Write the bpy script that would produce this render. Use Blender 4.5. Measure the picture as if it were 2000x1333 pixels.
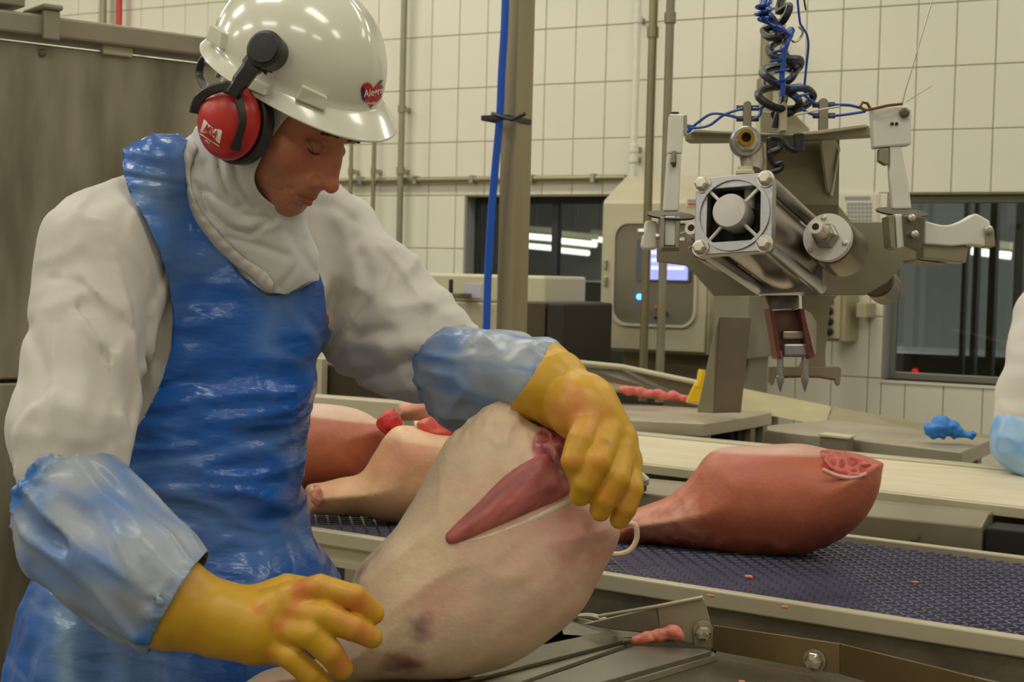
import bpy, bmesh, math, random
import numpy as np
from mathutils import Vector, Matrix
random.seed(7); rng = np.random.RandomState(5)
S = bpy.context.scene
for o in list(bpy.data.objects): bpy.data.objects.remove(o)
COL = S.collection
# ------------------------------------------------------------------ camera
FPX = 2900.0; TH = math.radians(29); PIT = math.atan(124.5/FPX); ROL = .025
CC = np.array([0, 0, 1.36])
FW = np.array([-math.sin(TH)*math.cos(PIT), math.cos(TH)*math.cos(PIT), -math.sin(PIT)])
_R0 = np.array([math.cos(TH), math.sin(TH), 0]); _U0 = np.cross(_R0, FW)
RT = _R0*math.cos(ROL)+_U0*math.sin(ROL); UP = _U0*math.cos(ROL)-_R0*math.sin(ROL)
def ray(x, y): return FW+(x-1000)/FPX*RT-(y-666.5)/FPX*UP
def P(x, y, Z): return CC+Z*ray(x, y)
def onz(x, y, z):
    d = ray(x, y); return CC+(z-CC[2])/d[2]*d
def ony(x, y, Y):
    d = ray(x, y); return CC+Y/d[1]*d
def dirc(r, u, t):                       # right, up, away -> world
    v = RT*r+UP*u+FW*t; return v/np.linalg.norm(v)
cam = bpy.data.cameras.new('camera'); camo = bpy.data.objects.new('camera', cam); COL.objects.link(camo)
cam.sensor_width = 23.5; cam.lens = FPX/2000*23.5; cam.clip_end = 60; cam.clip_start = .05
camo.matrix_world = Matrix(((RT[0], UP[0], -FW[0], CC[0]), (RT[1], UP[1], -FW[1], CC[1]), (RT[2], UP[2], -FW[2], CC[2]), (0, 0, 0, 1)))
cam.dof.use_dof = True; cam.dof.focus_distance = 2.3; cam.dof.aperture_fstop = 7.1
S.camera = camo
S.view_settings.view_transform = 'Standard'; S.view_settings.look = 'None'; S.view_settings.exposure = 0.0; S.view_settings.gamma = 1
S.view_settings.use_curve_mapping = False
# ------------------------------------------------------------------ light
W = bpy.data.worlds.new('world'); S.world = W; W.use_nodes = True
W.node_tree.nodes['Background'].inputs[0].default_value = (.9, .93, 1, 1); W.node_tree.nodes['Background'].inputs[1].default_value = .15
LIGHT_E = 23.5
def area(x, y, z, sx, sy, e, col=(1, .965, .85), rot=(0, 0, 0)):
    l = bpy.data.lights.new('tube_or_fill_light', 'AREA'); l.shape = 'RECTANGLE'; l.size = sx; l.size_y = sy; l.energy = e; l.color = col
    o = bpy.data.objects.new('tube_or_fill_light', l); o.location = (x, y, z); o.rotation_euler = rot; COL.objects.link(o); return o
LAMPS = [(x, y) for x in (-7.2, -4.8, -2.4, 0.0, 2.2) for y in (-1.6, .9, 3.3, 5.6)]
for (x, y) in LAMPS: area(x, y, 4.02, 1.25, .5, LIGHT_E*(1.15 if y > 5 else 1.0)*(1.3 if x < -3 else .8)*(1.12 if y < 1 else .97))
# ------------------------------------------------------------------ node materials
def lin(c):
    return tuple((v/255/12.92 if v/255 <= .04045 else ((v/255+.055)/1.055)**2.4) for v in c)
def mat(name, col, rough=.5, metal=0., var=0., vscale=8., bump=0., bscale=60., attr=None, stretch=None, coat=0., trans=0., sss=0., emit=None, estr=0., col2=None, detail=4, spec=.5, alpha=None, crease=0., cscale=30., rvar=0., sheen=0.):
    m = bpy.data.materials.new(name); m.use_nodes = True; nt = m.node_tree; N = nt.nodes; L = nt.links
    b = N['Principled BSDF']; c = lin(col)
    b.inputs['Base Color'].default_value = (*c, 1); b.inputs['Roughness'].default_value = rough; b.inputs['Metallic'].default_value = metal
    b.inputs['Coat Weight'].default_value = coat; b.inputs['Coat Roughness'].default_value = .08; b.inputs['Transmission Weight'].default_value = trans
    b.inputs['Specular IOR Level'].default_value = spec; b.inputs['Sheen Weight'].default_value = sheen
    if sss: b.inputs['Subsurface Weight'].default_value = sss; b.inputs['Subsurface Radius'].default_value = (.02, .008, .004); b.inputs['Subsurface Scale'].default_value = .5
    if emit: b.inputs['Emission Color'].default_value = (*lin(emit), 1); b.inputs['Emission Strength'].default_value = estr
    if alpha is not None: b.inputs['Alpha'].default_value = alpha
    tc = N.new('ShaderNodeTexCoord'); mp = N.new('ShaderNodeMapping'); L.new(tc.outputs['Object'], mp.inputs[0])
    if stretch: mp.inputs['Scale'].default_value = stretch
    src = None
    if attr:
        a = N.new('ShaderNodeAttribute'); a.attribute_name = attr; src = a.outputs['Color']
    if var:
        n = N.new('ShaderNodeTexNoise'); n.inputs['Scale'].default_value = vscale; n.inputs['Detail'].default_value = detail; L.new(mp.outputs[0], n.inputs[0])
        r = N.new('ShaderNodeMapRange'); r.inputs[1].default_value = .3; r.inputs[2].default_value = .7; L.new(n.outputs[0], r.inputs[0])
        mx = N.new('ShaderNodeMix'); mx.data_type = 'RGBA'
        if col2 is None:
            r.inputs[3].default_value = 1-var; r.inputs[4].default_value = 1+var*.6
            mx.blend_type = 'MULTIPLY'; mx.inputs[0].default_value = 1
            cb = N.new('ShaderNodeCombineColor')
            for i in range(3): L.new(r.outputs[0], cb.inputs[i])
            if src: L.new(src, mx.inputs[6])
            else: mx.inputs[6].default_value = (*c, 1)
            L.new(cb.outputs[0], mx.inputs[7])
        else:
            r.inputs[3].default_value = 0; r.inputs[4].default_value = var; L.new(r.outputs[0], mx.inputs[0])
            if src: L.new(src, mx.inputs[6])
            else: mx.inputs[6].default_value = (*c, 1)
            mx.inputs[7].default_value = (*lin(col2), 1)
        src = mx.outputs[2]
        if rvar:
            rr = N.new('ShaderNodeMapRange'); rr.inputs[1].default_value = .3; rr.inputs[2].default_value = .7; rr.inputs[3].default_value = max(0, rough-rvar); rr.inputs[4].default_value = rough+rvar
            L.new(n.outputs[0], rr.inputs[0]); L.new(rr.outputs[0], b.inputs['Roughness'])
    if src: L.new(src, b.inputs['Base Color'])
    last = None
    if bump:
        n2 = N.new('ShaderNodeTexNoise'); n2.inputs['Scale'].default_value = bscale; n2.inputs['Detail'].default_value = 6; L.new(mp.outputs[0], n2.inputs[0])
        bp = N.new('ShaderNodeBump'); bp.inputs['Strength'].default_value = bump; bp.inputs['Distance'].default_value = .01; L.new(n2.outputs[0], bp.inputs['Height']); last = bp
    if crease:
        v = N.new('ShaderNodeTexNoise'); v.noise_type = 'RIDGED_MULTIFRACTAL'; v.inputs['Scale'].default_value = cscale; v.inputs['Detail'].default_value = 5; v.inputs['Distortion'].default_value = .6; L.new(mp.outputs[0], v.inputs[0])
        bp = N.new('ShaderNodeBump'); bp.inputs['Strength'].default_value = crease; bp.inputs['Distance'].default_value = .012; L.new(v.outputs[0], bp.inputs['Height'])
        if last: L.new(last.outputs[0], bp.inputs['Normal'])
        last = bp
    if last: L.new(last.outputs[0], b.inputs['Normal'])
    return m
M = {}
M['tile'] = mat('glazed_cream_tile', (226, 222, 203), .22, var=.03, vscale=1.3, bump=.02, bscale=3)
M['grout'] = mat('grey_grout', (142, 132, 98), .9, var=.1)
M['white_wall'] = mat('painted_white_wall', (206, 202, 188), .6, var=.03)
M['floor'] = mat('grey_floor', (120, 112, 98), .5, var=.15, vscale=3)
M['steel'] = mat('brushed_steel', (176, 170, 156), .42, 1, var=.14, vscale=9, bump=.04, bscale=120, stretch=(1, 1, 3), rvar=.1)
M['steel_dull'] = mat('dull_steel', (150, 142, 120), .5, .4, var=.18, vscale=5, bump=.05, bscale=40, rvar=.12)
M['steel_dark'] = mat('dark_steel', (116, 109, 90), .45, .5, var=.25, vscale=14, bump=.1, bscale=80, rvar=.12)
M['steel_stain'] = mat('stained_steel_panel', (94, 87, 67), .5, .25, var=.95, vscale=3.6, detail=9, col2=(176, 167, 144), stretch=(2.2, 2.2, .5), bump=.08, bscale=7, rvar=.15)
M['alu'] = mat('cast_aluminium', (172, 172, 172), .36, .9, var=.08, vscale=14, bump=.05, bscale=90)
M['bolt'] = mat('bolt_steel', (204, 198, 180), .34, .6, var=.1, vscale=40)
M['polished'] = mat('polished_steel', (208, 202, 186), .2, 1)
M['black'] = mat('black_plastic', (34, 31, 32), .42, bump=.04, bscale=200)
M['rubber'] = mat('black_rubber_hose', (26, 25, 27), .38)
M['bluehose'] = mat('blue_pneumatic_tube', (30, 74, 160), .3)
M['dark'] = mat('dark_recess', (34, 31, 26), .7)
M['void'] = mat('black_machine_cover', (42, 38, 30), .6)
M['white_pl'] = mat('white_plastic', (226, 222, 206), .4, var=.05, vscale=20, sss=.1)
M['cream_belt'] = mat('cream_conveyor_belt', (224, 216, 186), .45, var=.55, vscale=16, col2=(206, 178, 150), stretch=(.3, 2, 1), bump=.1, bscale=200)
M['grey_paint'] = mat('grey_painted_metal', (196, 188, 160), .45, .25, var=.06)
M['grey_plate'] = mat('grey_table_top', (174, 165, 143), .4, .3, var=.1, vscale=6, rvar=.1)
M['hose_blue2'] = mat('glossy_blue_hose', (24, 84, 190), .25)
M['brass'] = mat('brass_fitting', (176, 132, 48), .3, .9)
# ------------------------------------------------------------------ mesh helpers
def link(o, parent=None):
    COL.objects.link(o)
    if parent is not None: o.parent = parent
    return o
def tagit(o, label=None, cat=None, group=None, kind=None):
    if label: o['label'] = label
    if cat: o['category'] = cat
    if group: o['group'] = group
    if kind: o['kind'] = kind
    return o
def thing(name, loc, label, cat, group=None):
    o = bpy.data.objects.new(name, None); o.location = tuple(float(v) for v in loc); o.empty_display_size = .05
    link(o); bpy.context.view_layer.update() if False else None
    return tagit(o, label, cat, group)
def mesh_obj(name, verts, faces, m, parent=None, smooth=False, colors=None, label=None):
    me = bpy.data.meshes.new(name)
    v = np.asarray(verts, dtype=float)
    if parent is not None: v = v-np.array(parent_loc(parent))
    me.from_pydata(v.tolist(), [], [list(map(int, f)) for f in faces]); me.update()
    if m is not None: me.materials.append(m)
    if smooth: me.polygons.foreach_set('use_smooth', [True]*len(me.polygons))
    if colors is not None:
        a = me.color_attributes.new('Col', 'FLOAT_COLOR', 'POINT'); c = np.ones((len(v), 4)); c[:, :3] = colors; a.data.foreach_set('color', c.ravel())
    o = bpy.data.objects.new(name, me); link(o, parent)
    if label: o['label'] = label
    return o
def parent_loc(p):
    l = np.array(p.location, dtype=float)
    while p.parent is not None: p = p.parent; l = l+np.array(p.location, dtype=float)
    return l
class MB:
    def __init__(s): s.v = []; s.f = []
    def add(s, v, f):
        n = len(s.v); s.v += [tuple(map(float, q)) for q in v]; s.f += [tuple(n+i for i in g) for g in f]; return s
    def box(s, a, b, bev=0):
        x0, y0, z0 = a; x1, y1, z1 = b
        return s.add([(x0, y0, z0), (x1, y0, z0), (x1, y1, z0), (x0, y1, z0), (x0, y0, z1), (x1, y0, z1), (x1, y1, z1), (x0, y1, z1)],
                     [(3, 2, 1, 0), (4, 5, 6, 7), (0, 1, 5, 4), (1, 2, 6, 5), (2, 3, 7, 6), (3, 0, 4, 7)])
    def obox(s, c, ax, ay, az):           # centre and half-axis vectors
        c = np.array(c); ax = np.array(ax); ay = np.array(ay); az = np.array(az)
        v = [c+i*ax+j*ay+k*az for k in (-1, 1) for (i, j) in ((-1, -1), (1, -1), (1, 1), (-1, 1))]
        return s.add(v, [(3, 2, 1, 0), (4, 5, 6, 7), (0, 1, 5, 4), (1, 2, 6, 5), (2, 3, 7, 6), (3, 0, 4, 7)])
    def prism(s, pts, ext):               # polygon in 3D + extrusion vector
        pts = [np.array(q, float) for q in pts]; n = len(pts); e = np.array(ext)
        return s.add(pts+[q+e for q in pts], [tuple(range(n))[::-1], tuple(range(n, 2*n))]+[(i, (i+1) % n, n+(i+1) % n, n+i) for i in range(n)])
    def ring_plate(s, outer, inner, ext): # plate with a hole; outer and inner same count
        n = len(outer); e = np.array(ext); o = [np.array(q, float) for q in outer]; i_ = [np.array(q, float) for q in inner]
        v = o+i_+[q+e for q in o]+[q+e for q in i_]; f = []
        for k in range(n):
            j = (k+1) % n
            f += [(k, j, n+j, n+k), (2*n+j, 2*n+k, 3*n+k, 3*n+j), (j, k, 2*n+k, 2*n+j), (n+k, n+j, 3*n+j, 3*n+k)]
        return s.add(v, f)
    def tube(s, pts, r, n=10, cap=True):
        pts = [np.array(q, float) for q in pts]; m = len(pts)
        rs = r if hasattr(r, '__len__') else [r]*m
        t0 = pts[1]-pts[0]; t0 = t0/np.linalg.norm(t0); a = np.cross(t0, [0, 0, 1.]); a = a if np.linalg.norm(a) > .05 else np.cross(t0, [1., 0, 0]); a /= np.linalg.norm(a)
        v = []; 
        for i in range(m):
            t = pts[min(i+1, m-1)]-pts[max(i-1, 0)]; t = t/(np.linalg.norm(t)+1e-12); a = a-t*np.dot(a, t); a /= np.linalg.norm(a); b = np.cross(t, a)
            v += [pts[i]+rs[i]*(math.cos(2*math.pi*k/n)*a+math.sin(2*math.pi*k/n)*b) for k in range(n)]
        f = [(i*n+k, i*n+(k+1) % n, (i+1)*n+(k+1) % n, (i+1)*n+k) for i in range(m-1) for k in range(n)]
        if cap: f += [tuple(range(n))[::-1], tuple((m-1)*n+k for k in range(n))]
        return s.add(v, f)
    def cyl(s, a, b, r, n=24, r2=None): return s.tube([a, b], [r, r2 if r2 is not None else r], n)
    def lathe(s, o, ax, prof, n=32):      # profile [(h, r)] along the axis
        ax = np.array(ax, float); ax /= np.linalg.norm(ax); a = np.cross(ax, [0, 0, 1.]); a = a if np.linalg.norm(a) > .05 else np.cross(ax, [1., 0, 0]); a /= np.linalg.norm(a); b = np.cross(ax, a)
        v = []; o = np.array(o, float)
        for h, r in prof: v += [o+h*ax+max(r, 1e-5)*(math.cos(2*math.pi*k/n)*a+math.sin(2*math.pi*k/n)*b) for k in range(n)]
        m = len(prof); f = [(i*n+k, i*n+(k+1) % n, (i+1)*n+(k+1) % n, (i+1)*n+k) for i in range(m-1) for k in range(n)]
        f += [tuple(range(n))[::-1], tuple((m-1)*n+k for k in range(n))]
        return s.add(v, f)
    def build(s, name, m, parent=None, smooth=False, bevel=0, label=None, seg=2, angle=35):
        o = mesh_obj(name, s.v, s.f, m, parent, label=label)
        bm = bmesh.new(); bm.from_mesh(o.data); bmesh.ops.recalc_face_normals(bm, faces=bm.faces); bm.to_mesh(o.data); bm.free()
        if smooth:
            o.data.polygons.foreach_set('use_smooth', [True]*len(o.data.polygons)); o.data.set_sharp_from_angle(angle=math.radians(angle))
        if bevel:
            md = o.modifiers.new('bevel', 'BEVEL'); md.width = bevel; md.segments = seg; md.limit_method = 'ANGLE'; md.angle_limit = math.radians(40)
        return o
def catmull(pts, n=8, closed=False):
    p = [np.array(q, float) for q in pts]; m = len(p); out = []
    for i in range(m if closed else m-1):
        g = lambda k: p[k % m] if closed else p[min(max(k, 0), m-1)]
        a, b, c, d = g(i-1), g(i), g(i+1), g(i+2)
        for k in range(n):
            t = k/n; out.append(.5*((2*b)+(-a+c)*t+(2*a-5*b+4*c-d)*t*t+(-a+3*b-3*c+d)*t**3))
    if not closed: out.append(p[-1])
    return out
def boxpx(mb, x0, y0, x1, y1, Y, dep):    # axis-aligned box: front face on plane y=Y outlined in the photograph
    xm, ym = (x0+x1)/2, (y0+y1)/2
    xa = ony(x0, ym, Y)[0]; xb = ony(x1, ym, Y)[0]; za = ony(xm, y1, Y)[2]; zb = ony(xm, y0, Y)[2]
    return mb.box((xa, Y, za), (xb, Y+dep, zb))
def slab(mb, pix, z, th):                 # horizontal slab whose top outline is known
    return mb.prism([onz(x, y, z) for x, y in pix], (0, 0, -th))
AW = FW.copy()
def plate(mb, pix, Z, th, dz=None):       # plate facing the camera, with real thickness behind it
    if not hasattr(Z, '__len__'): Z = [Z]*len(pix)
    return mb.prism([P(x, y, z) for (x, y), z in zip(pix, Z)], AW*th)
# ------------------------------------------------------------------ the room
YW = 7.18; RX0, RX1, RY0 = -11.5, 4.5, -3.2; ZC = 4.2
W1 = (ony(905, 560, YW)[0], -3.05, .60, 1.806); W2 = (ony(1728, 560, YW)[0], -.45, .908, 1.806)
def struct(name, mb, m, parent=None, **k):
    o = mb.build(name, m, parent, **k)
    if parent is None: o['kind'] = 'structure'
    return o
b = MB()
for x0, x1, z0, z1 in ((RX0, W1[0], 0, ZC), (W1[1], W2[0], 0, ZC), (W2[1], RX1, 0, ZC), (W1[0], W1[1], 0, W1[2]), (W1[0], W1[1], W1[3], ZC), (W2[0], W2[1], 0, W2[2]), (W2[0], W2[1], W2[3], ZC)):
    b.box((x0, YW, z0), (x1, YW+.16, z1))
wall_back = struct('wall_back', b, M['grout'])
TW, THH, TX, TZ = .1828, .2995, -2.901, 2.1115
def in_win(x0, x1, z0, z1):
    out = [(x0, x1, z0, z1)]
    for (a, c, d, e) in (W1, W2):
        nxt = []
        for (p0, p1, q0, q1) in out:
            if p1 <= a or p0 >= c or q1 <= d+.002 or q0 >= e-.002: nxt.append((p0, p1, q0, q1)); continue
            if p0 < a-.02: nxt.append((p0, a, q0, q1))
            if p1 > c+.02: nxt.append((c, p1, q0, q1))
            if q0 < d-.02: nxt.append((max(p0, a), min(p1, c), q0, d))
            if q1 > e+.02: nxt.append((max(p0, a), min(p1, c), e, q1))
        out = nxt
    return out
g = .0022; tmesh = {}; rest = MB(); cnt = 0
def projpx(q):
    v = np.array(q)-CC; Z = v@FW; return 1000+FPX*(v@RT)/Z, 666.5-FPX*(v@UP)/Z, Z
def tile_bm(w, h):
    mb = MB(); d = .005; e = .003
    mb.add([(-w/2, 0, -h/2), (w/2, 0, -h/2), (w/2, 0, h/2), (-w/2, 0, h/2), (-w/2, -d+.0015, -h/2), (w/2, -d+.0015, -h/2), (w/2, -d+.0015, h/2), (-w/2, -d+.0015, h/2),
            (-w/2+e, -d, -h/2+e), (w/2-e, -d, -h/2+e), (w/2-e, -d, h/2-e), (-w/2+e, -d, h/2-e)],
           [(0, 1, 5, 4), (1, 2, 6, 5), (2, 3, 7, 6), (3, 0, 4, 7), (4, 5, 9, 8), (5, 6, 10, 9), (6, 7, 11, 10), (7, 4, 8, 11), (8, 9, 10, 11)])
    return mb
cands = []
for i in range(-47, 41):
    for k in range(-7, 7):
        for (x0, x1, z0, z1) in in_win(TX+i*TW, TX+(i+1)*TW, TZ+k*THH, TZ+(k+1)*THH):
            if z0 < 0: z0 = 0.001
            if x0 < RX0 or x1 > RX1 or z1 > ZC: continue
            px, py, Z = projpx(((x0+x1)/2, YW, (z0+z1)/2))
            vis = Z > 1 and -40 < px < 2050 and -60 < py < 860 and not (px < 380 and py > 140)
            if not vis: rest.add(np.array(tile_bm(x1-x0-2*g, z1-z0-2*g).v)+np.array([(x0+x1)/2, YW, (z0+z1)/2]), tile_bm(1, 1).f)
            else: cands.append((x0, x1, z0, z1))
cands.sort(key=lambda c: -c[0])
for n, (x0, x1, z0, z1) in enumerate(cands):
    w, h = x1-x0-2*g, z1-z0-2*g; key = (round(w, 3), round(h, 3))
    if n >= 298:
        rest.add(np.array(tile_bm(w, h).v)+np.array([(x0+x1)/2, YW, (z0+z1)/2]), tile_bm(1, 1).f); continue
    if key not in tmesh:
        o = tile_bm(w, h).build('tile', M['tile'], wall_back); tmesh[key] = o.data
    else: o = bpy.data.objects.new('tile', tmesh[key]); link(o, wall_back)
    tl = rng.uniform(-.0012, .0012, 2)
    o.location = ((x0+x1)/2, YW, (z0+z1)/2); o.rotation_euler = (tl[0]*1.2, 0, tl[1]*1.2)
rest.build('distant_tiles', M['tile'], wall_back)['kind'] = 'stuff'
struct('floor', MB().box((RX0, RY0, -.1), (RX1, YW, 0)), M['floor'])
struct('ceiling', MB().box((RX0, RY0, ZC), (RX1, YW+.16, ZC+.1)), M['white_wall'])
struct('wall_left', MB().box((RX0-.1, RY0, 0), (RX0, YW+.16, ZC)), M['white_wall'])
struct('wall_right', MB().box((RX1, RY0, 0), (RX1+.1, YW+.16, ZC)), M['white_wall'])
struct('wall_front', MB().box((RX0, RY0-.1, 0), (RX1, RY0, ZC)), M['white_wall'])
# the darker hall beyond the windows
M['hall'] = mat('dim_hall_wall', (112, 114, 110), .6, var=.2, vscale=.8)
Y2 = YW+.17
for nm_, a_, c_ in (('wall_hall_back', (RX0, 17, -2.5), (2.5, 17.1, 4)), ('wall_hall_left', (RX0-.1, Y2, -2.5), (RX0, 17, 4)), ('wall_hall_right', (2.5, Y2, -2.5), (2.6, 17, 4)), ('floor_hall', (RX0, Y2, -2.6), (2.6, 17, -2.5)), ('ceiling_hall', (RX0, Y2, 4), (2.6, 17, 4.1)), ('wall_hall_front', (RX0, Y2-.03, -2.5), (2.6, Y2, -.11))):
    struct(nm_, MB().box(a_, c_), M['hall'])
pass
M['tube'] = mat('lit_tube', (255, 255, 240), .5, emit=(255, 252, 225), estr=5)
M['hall_dark'] = mat('hall_dark_post', (44, 46, 46), .5)
M['hall_mid'] = mat('hall_band', (92, 98, 98), .5)
def tube_px(x0, y0, x1, y1, Y, label):
    a = ony(x0, y0, Y); c = ony(x1, y1, Y); t = thing('fluorescent_lamp', (a+c)/2, label, 'lamp', 'lit lamps in the hall behind the windows')
    MB().cyl(a, c, .032, 10).build('tube', M['tube'], t, smooth=True)
    MB().obox((a+c)/2+np.array([0, 0, .08]), (c-a)/2*1.02, (0, .06, 0), (0, 0, .03)).build('housing', M['grey_paint'], t)
    MB().cyl((a+c)/2+np.array([0, 0, .1]), ((a+c)/2)*np.array([1, 1, 0])+np.array([0, 0, 3.98]), .008, 6).build('hanger', M['hall_dark'], t)
tube_px(1012, 460, 1082, 466, 14, 'upper lit tube lamp seen left of the mullion behind the left dark window')
tube_px(1014, 479, 1078, 485, 15.6, 'lower lit tube lamp seen left of the mullion behind the left dark window')
tube_px(1090, 470, 1164, 478, 14.4, 'upper lit tube lamp seen right of the mullion behind the left dark window')
tube_px(1084, 488, 1150, 495, 16, 'lower lit tube lamp seen right of the mullion behind the left dark window')
tube_px(1158, 466, 1182, 470, 16.4, 'short end of a lit tube lamp beside the grey control cabinet')
tube_px(1898, 491, 1974, 500, 12.6, 'lit tube lamp seen behind the dark window on the right')
p = MB(); 
for x0, x1 in ((1897, 1906), (1928, 1941), (1978, 1994), (1876, 1882)):
    q = ony((x0+x1)/2, 600, 9.2); w = (x1-x0)/2*.0031; p = MB().box((q[0]-w, 9.2, -2.4), (q[0]+w, 9.3, 3.9))
    tagit(p.build('steel_post', M['hall_dark']), {1897: 'dark vertical post behind the right window, under the lamp', 1928: 'wide dark vertical post behind the right window, nearer the middle', 1978: 'dark vertical post behind the right window nearest the picture edge', 1876: 'thinnest dark vertical post behind the right window'}[x0], 'post', 'dark posts in the hall behind the window')
q0 = ony(1760, 700, 10); bench = tagit(MB().box((q0[0]-1.2, 10, -2.5), (q0[0]+3, 11, ony(1800, 690, 10)[2])).build('dark_bench', M['hall_dark'], bevel=.02), 'long dark machine bench low behind the right window', 'bench')
q0 = ony(1782, 727, 9.9); M['redled'] = mat('red_indicator', (200, 20, 20), .5, emit=(255, 30, 30), estr=1.6)
MB().lathe(q0+[0, .09, 0], (0, -1, 0), [(0, .02), (.03, .02), (.05, .012), (.055, 0)], 12).build('indicator_lamp', M['redled'], bench, smooth=True, label='small glowing red indicator lamp')
q0 = ony(1180, 540, 9.5); q1 = ony(1062, 515, 9.5)
tagit(MB().box((q1[0]-1.5, 9.5, -2.495), (q0[0]+.6, 10.3, ony(1120, 548, 9.5)[2])).build('hall_machine', M['hall_mid'], bevel=.03), 'grey machine housing behind the left dark window', 'machine')
area(-4.5, 12, 3.6, 2, 2, 620); area(0, 12, 3.6, 2, 2, 620)  # two unseen area lights added to brighten the hall
M['glass'] = mat('window_glass', (150, 160, 160), .02, trans=1)
M['frame'] = mat('window_frame_metal', (150, 150, 140), .35, .6)
for n, (a, c, d, e) in enumerate((W1, W2)):
    fr = MB(); t = .035; y = YW+.10
    fr.box((a, y, d), (a+t, y+.04, e)).box((c-t, y, d), (c, y+.04, e)).box((a+t, y, d), (c-t, y+.04, d+t)).box((a+t, y, e-t), (c-t, y+.04, e))
    w = struct('window_%d' % (n+1), fr, M['frame'] if n else M['hall_dark'], bevel=.003)
    sash = [(a+t, c-t)] if n else [(a+t, ony(1078, 460, y)[0]), (ony(1090, 460, y)[0], c-t)]
    for (u0, u1) in sash: MB().box((u0, y+.015, d+t), (u1, y+.021, e-t)).build('pane', M['glass'], w)
    if n == 0: MB().box((sash[0][1], y-.005, d+t), (sash[1][0], y+.045, e-t)).build('mullion', M['hall_dark'], w)
    MB().box((a, YW-.012, d-.014), (c, y, d)).build('sill', M['tile'], w)
    MB().box((a+.0005, YW+.001, d+.001), (a+.008, y-.001, e-.001)).build('reveal', mat('reveal_plaster', (150, 150, 146), .6), w)
# ------------------------------------------------------------------ wall fittings and pipes
M['pipe'] = mat('grey_conduit_pipe', (148, 140, 108), .4, .5)
M['pipe2'] = mat('stainless_pipe', (150, 142, 112), .35, .8)
M['red'] = mat('red_pipe', (190, 58, 40), .4)
def vpipe(name, x0, y0, x1, y1, Y, r, m, label, fit=None, z0=None):
    a = ony(x0, y0, Y); c = ony(x1, y1, Y); c[0] = a[0]
    a[2] = max(a[2], 4.18) if y0 < 5 else a[2]
    if z0 is not None: c[2] = z0
    t = thing(name, c, label, 'pipe'); MB().cyl(c, a, r, 14).build('pipe_run', m, t, smooth=True)
    zs = fit or [ony(x0, 180, Y)[2]]
    for z in zs:
        MB().lathe((a[0], a[1], z-.02), (0, 0, 1), [(0, r*1.35), (.04, r*1.35)], 14).build('coupling', m, t, smooth=True)
        if Y > 6.8: MB().box((a[0]-.012, a[1]+r*.5, z-.012), (a[0]+.012, YW-.004, z+.012)).build('wall_clip', M['steel'], t)
vpipe('vertical_pipe', 790, 0, 779, 560, 7.1, .018, M['steel_dull'], 'thin grey pipe on the tiled wall nearest the helmet brim', [2.3, 1.95], z0=.3)
vpipe('vertical_pipe', 732, 200, 728, 560, 7.1, .011, M['pipe'], 'thin pale pipe on the tiled wall between two darker ones', [1.95], z0=.3)
vpipe('vertical_pipe', 688, 200, 682, 560, 7.1, .012, M['pipe'], 'pale pipe on the tiled wall close to the worker\'s nose', [1.95], z0=.3)
vpipe('vertical_pipe', 1246, 0, 1236, 350, 7.1, .019, M['white_pl'], 'cream white pipe on the tiled wall above the control cabinet', [ony(1246, 37, 7.1)[2], ony(1240, 290, 7.1)[2], ony(1240, 310, 7.1)[2]], z0=ony(1236, 350, 7.1)[2])
vpipe('red_pipe', 233, 0, 232, 200, 7.1, .02, M['red'], 'red fire pipe on the tiled wall above the steel cabinet', [2.5], z0=.3)
vpipe('vertical_pipe', 202, 0, 201, 200, 7.1, .021, M['steel_dull'], 'grey pipe on the tiled wall left of the red pipe', [2.7], z0=.3)
vpipe('support_pipe', 1277, 0, 1257, 722, 5.2, .0165, M['pipe2'], 'slim stainless upright in front of the control cabinet, left one', [2.3], z0=.9)
vpipe('support_pipe', 1310, 0, 1292, 728, 5.2, .0165, M['steel_dull'], 'slim stainless upright in front of the control cabinet, right one', [2.35], z0=.9)
vpipe('wall_conduit', 1482, 540, 1470, 730, 6.95, .022, M['pipe'], 'cream conduit down the tiled wall right of the cabinet', [1.25], z0=.8)
vpipe('wall_conduit', 1500, 60, 1492, 230, 7.08, .035, M['pipe'], 'wide cream conduit on the tiled wall behind the coiled hoses', [2.35], z0=1.7)
a = ony(655, 352, 7.145); c = ony(1222, 349, 7.145); a[2] = c[2] = (a[2]+c[2])/2
t = thing('horizontal_conduit', a, 'long horizontal grey conduit crossing the tiled wall above the left window', 'pipe')
MB().cyl(a-np.array([1.5, 0, 0]), c, .016, 12).build('pipe_run', M['pipe'], t, smooth=True)
for k in range(5):
    q = a+(c-a)*(k+.5)/5; MB().box(q-np.array([.012, .02, .022]), q+np.array([.012, .028, .022])).build('wall_clip', M['steel'], t)
# switch box and calendar on the wall
t = thing('switch_box', ony(1635, 620, 6.9), 'beige switch box with a row of dark switches on the tiled wall', 'switch box')
bx = MB(); boxpx(bx, 1612, 560, 1652, 668, 6.95, .22); bx.build('box', mat('beige_box', (168, 158, 124), .45), t, bevel=.006)
bx = MB(); boxpx(bx, 1617, 555, 1640, 662, 6.93, .02); bx.build('cover', mat('beige_cover', (186, 176, 140), .45), t, bevel=.004)
for k in range(4):
    q = ony(1621, 588+k*20, 6.93); MB().lathe(q, (0, -1, 0), [(0, .019), (.02, .019), (.022, .014), (.03, .012)], 14).build('switch', M['black'], t, smooth=True)
bx = MB(); boxpx(bx, 1672, 592, 1692, 621, 7.0, .17); bx.build('side_box', mat('beige_side', (176, 167, 132), .45), t, bevel=.004)
M['paper'] = mat('paper', (214, 210, 190), .7); M['ink'] = mat('printed_ink', (150, 148, 150), .7)
t = thing('wall_calendar', ony(1678, 405, 7.16), 'paper calendar sheet with a grey printed grid taped to the tiles', 'calendar')
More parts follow.
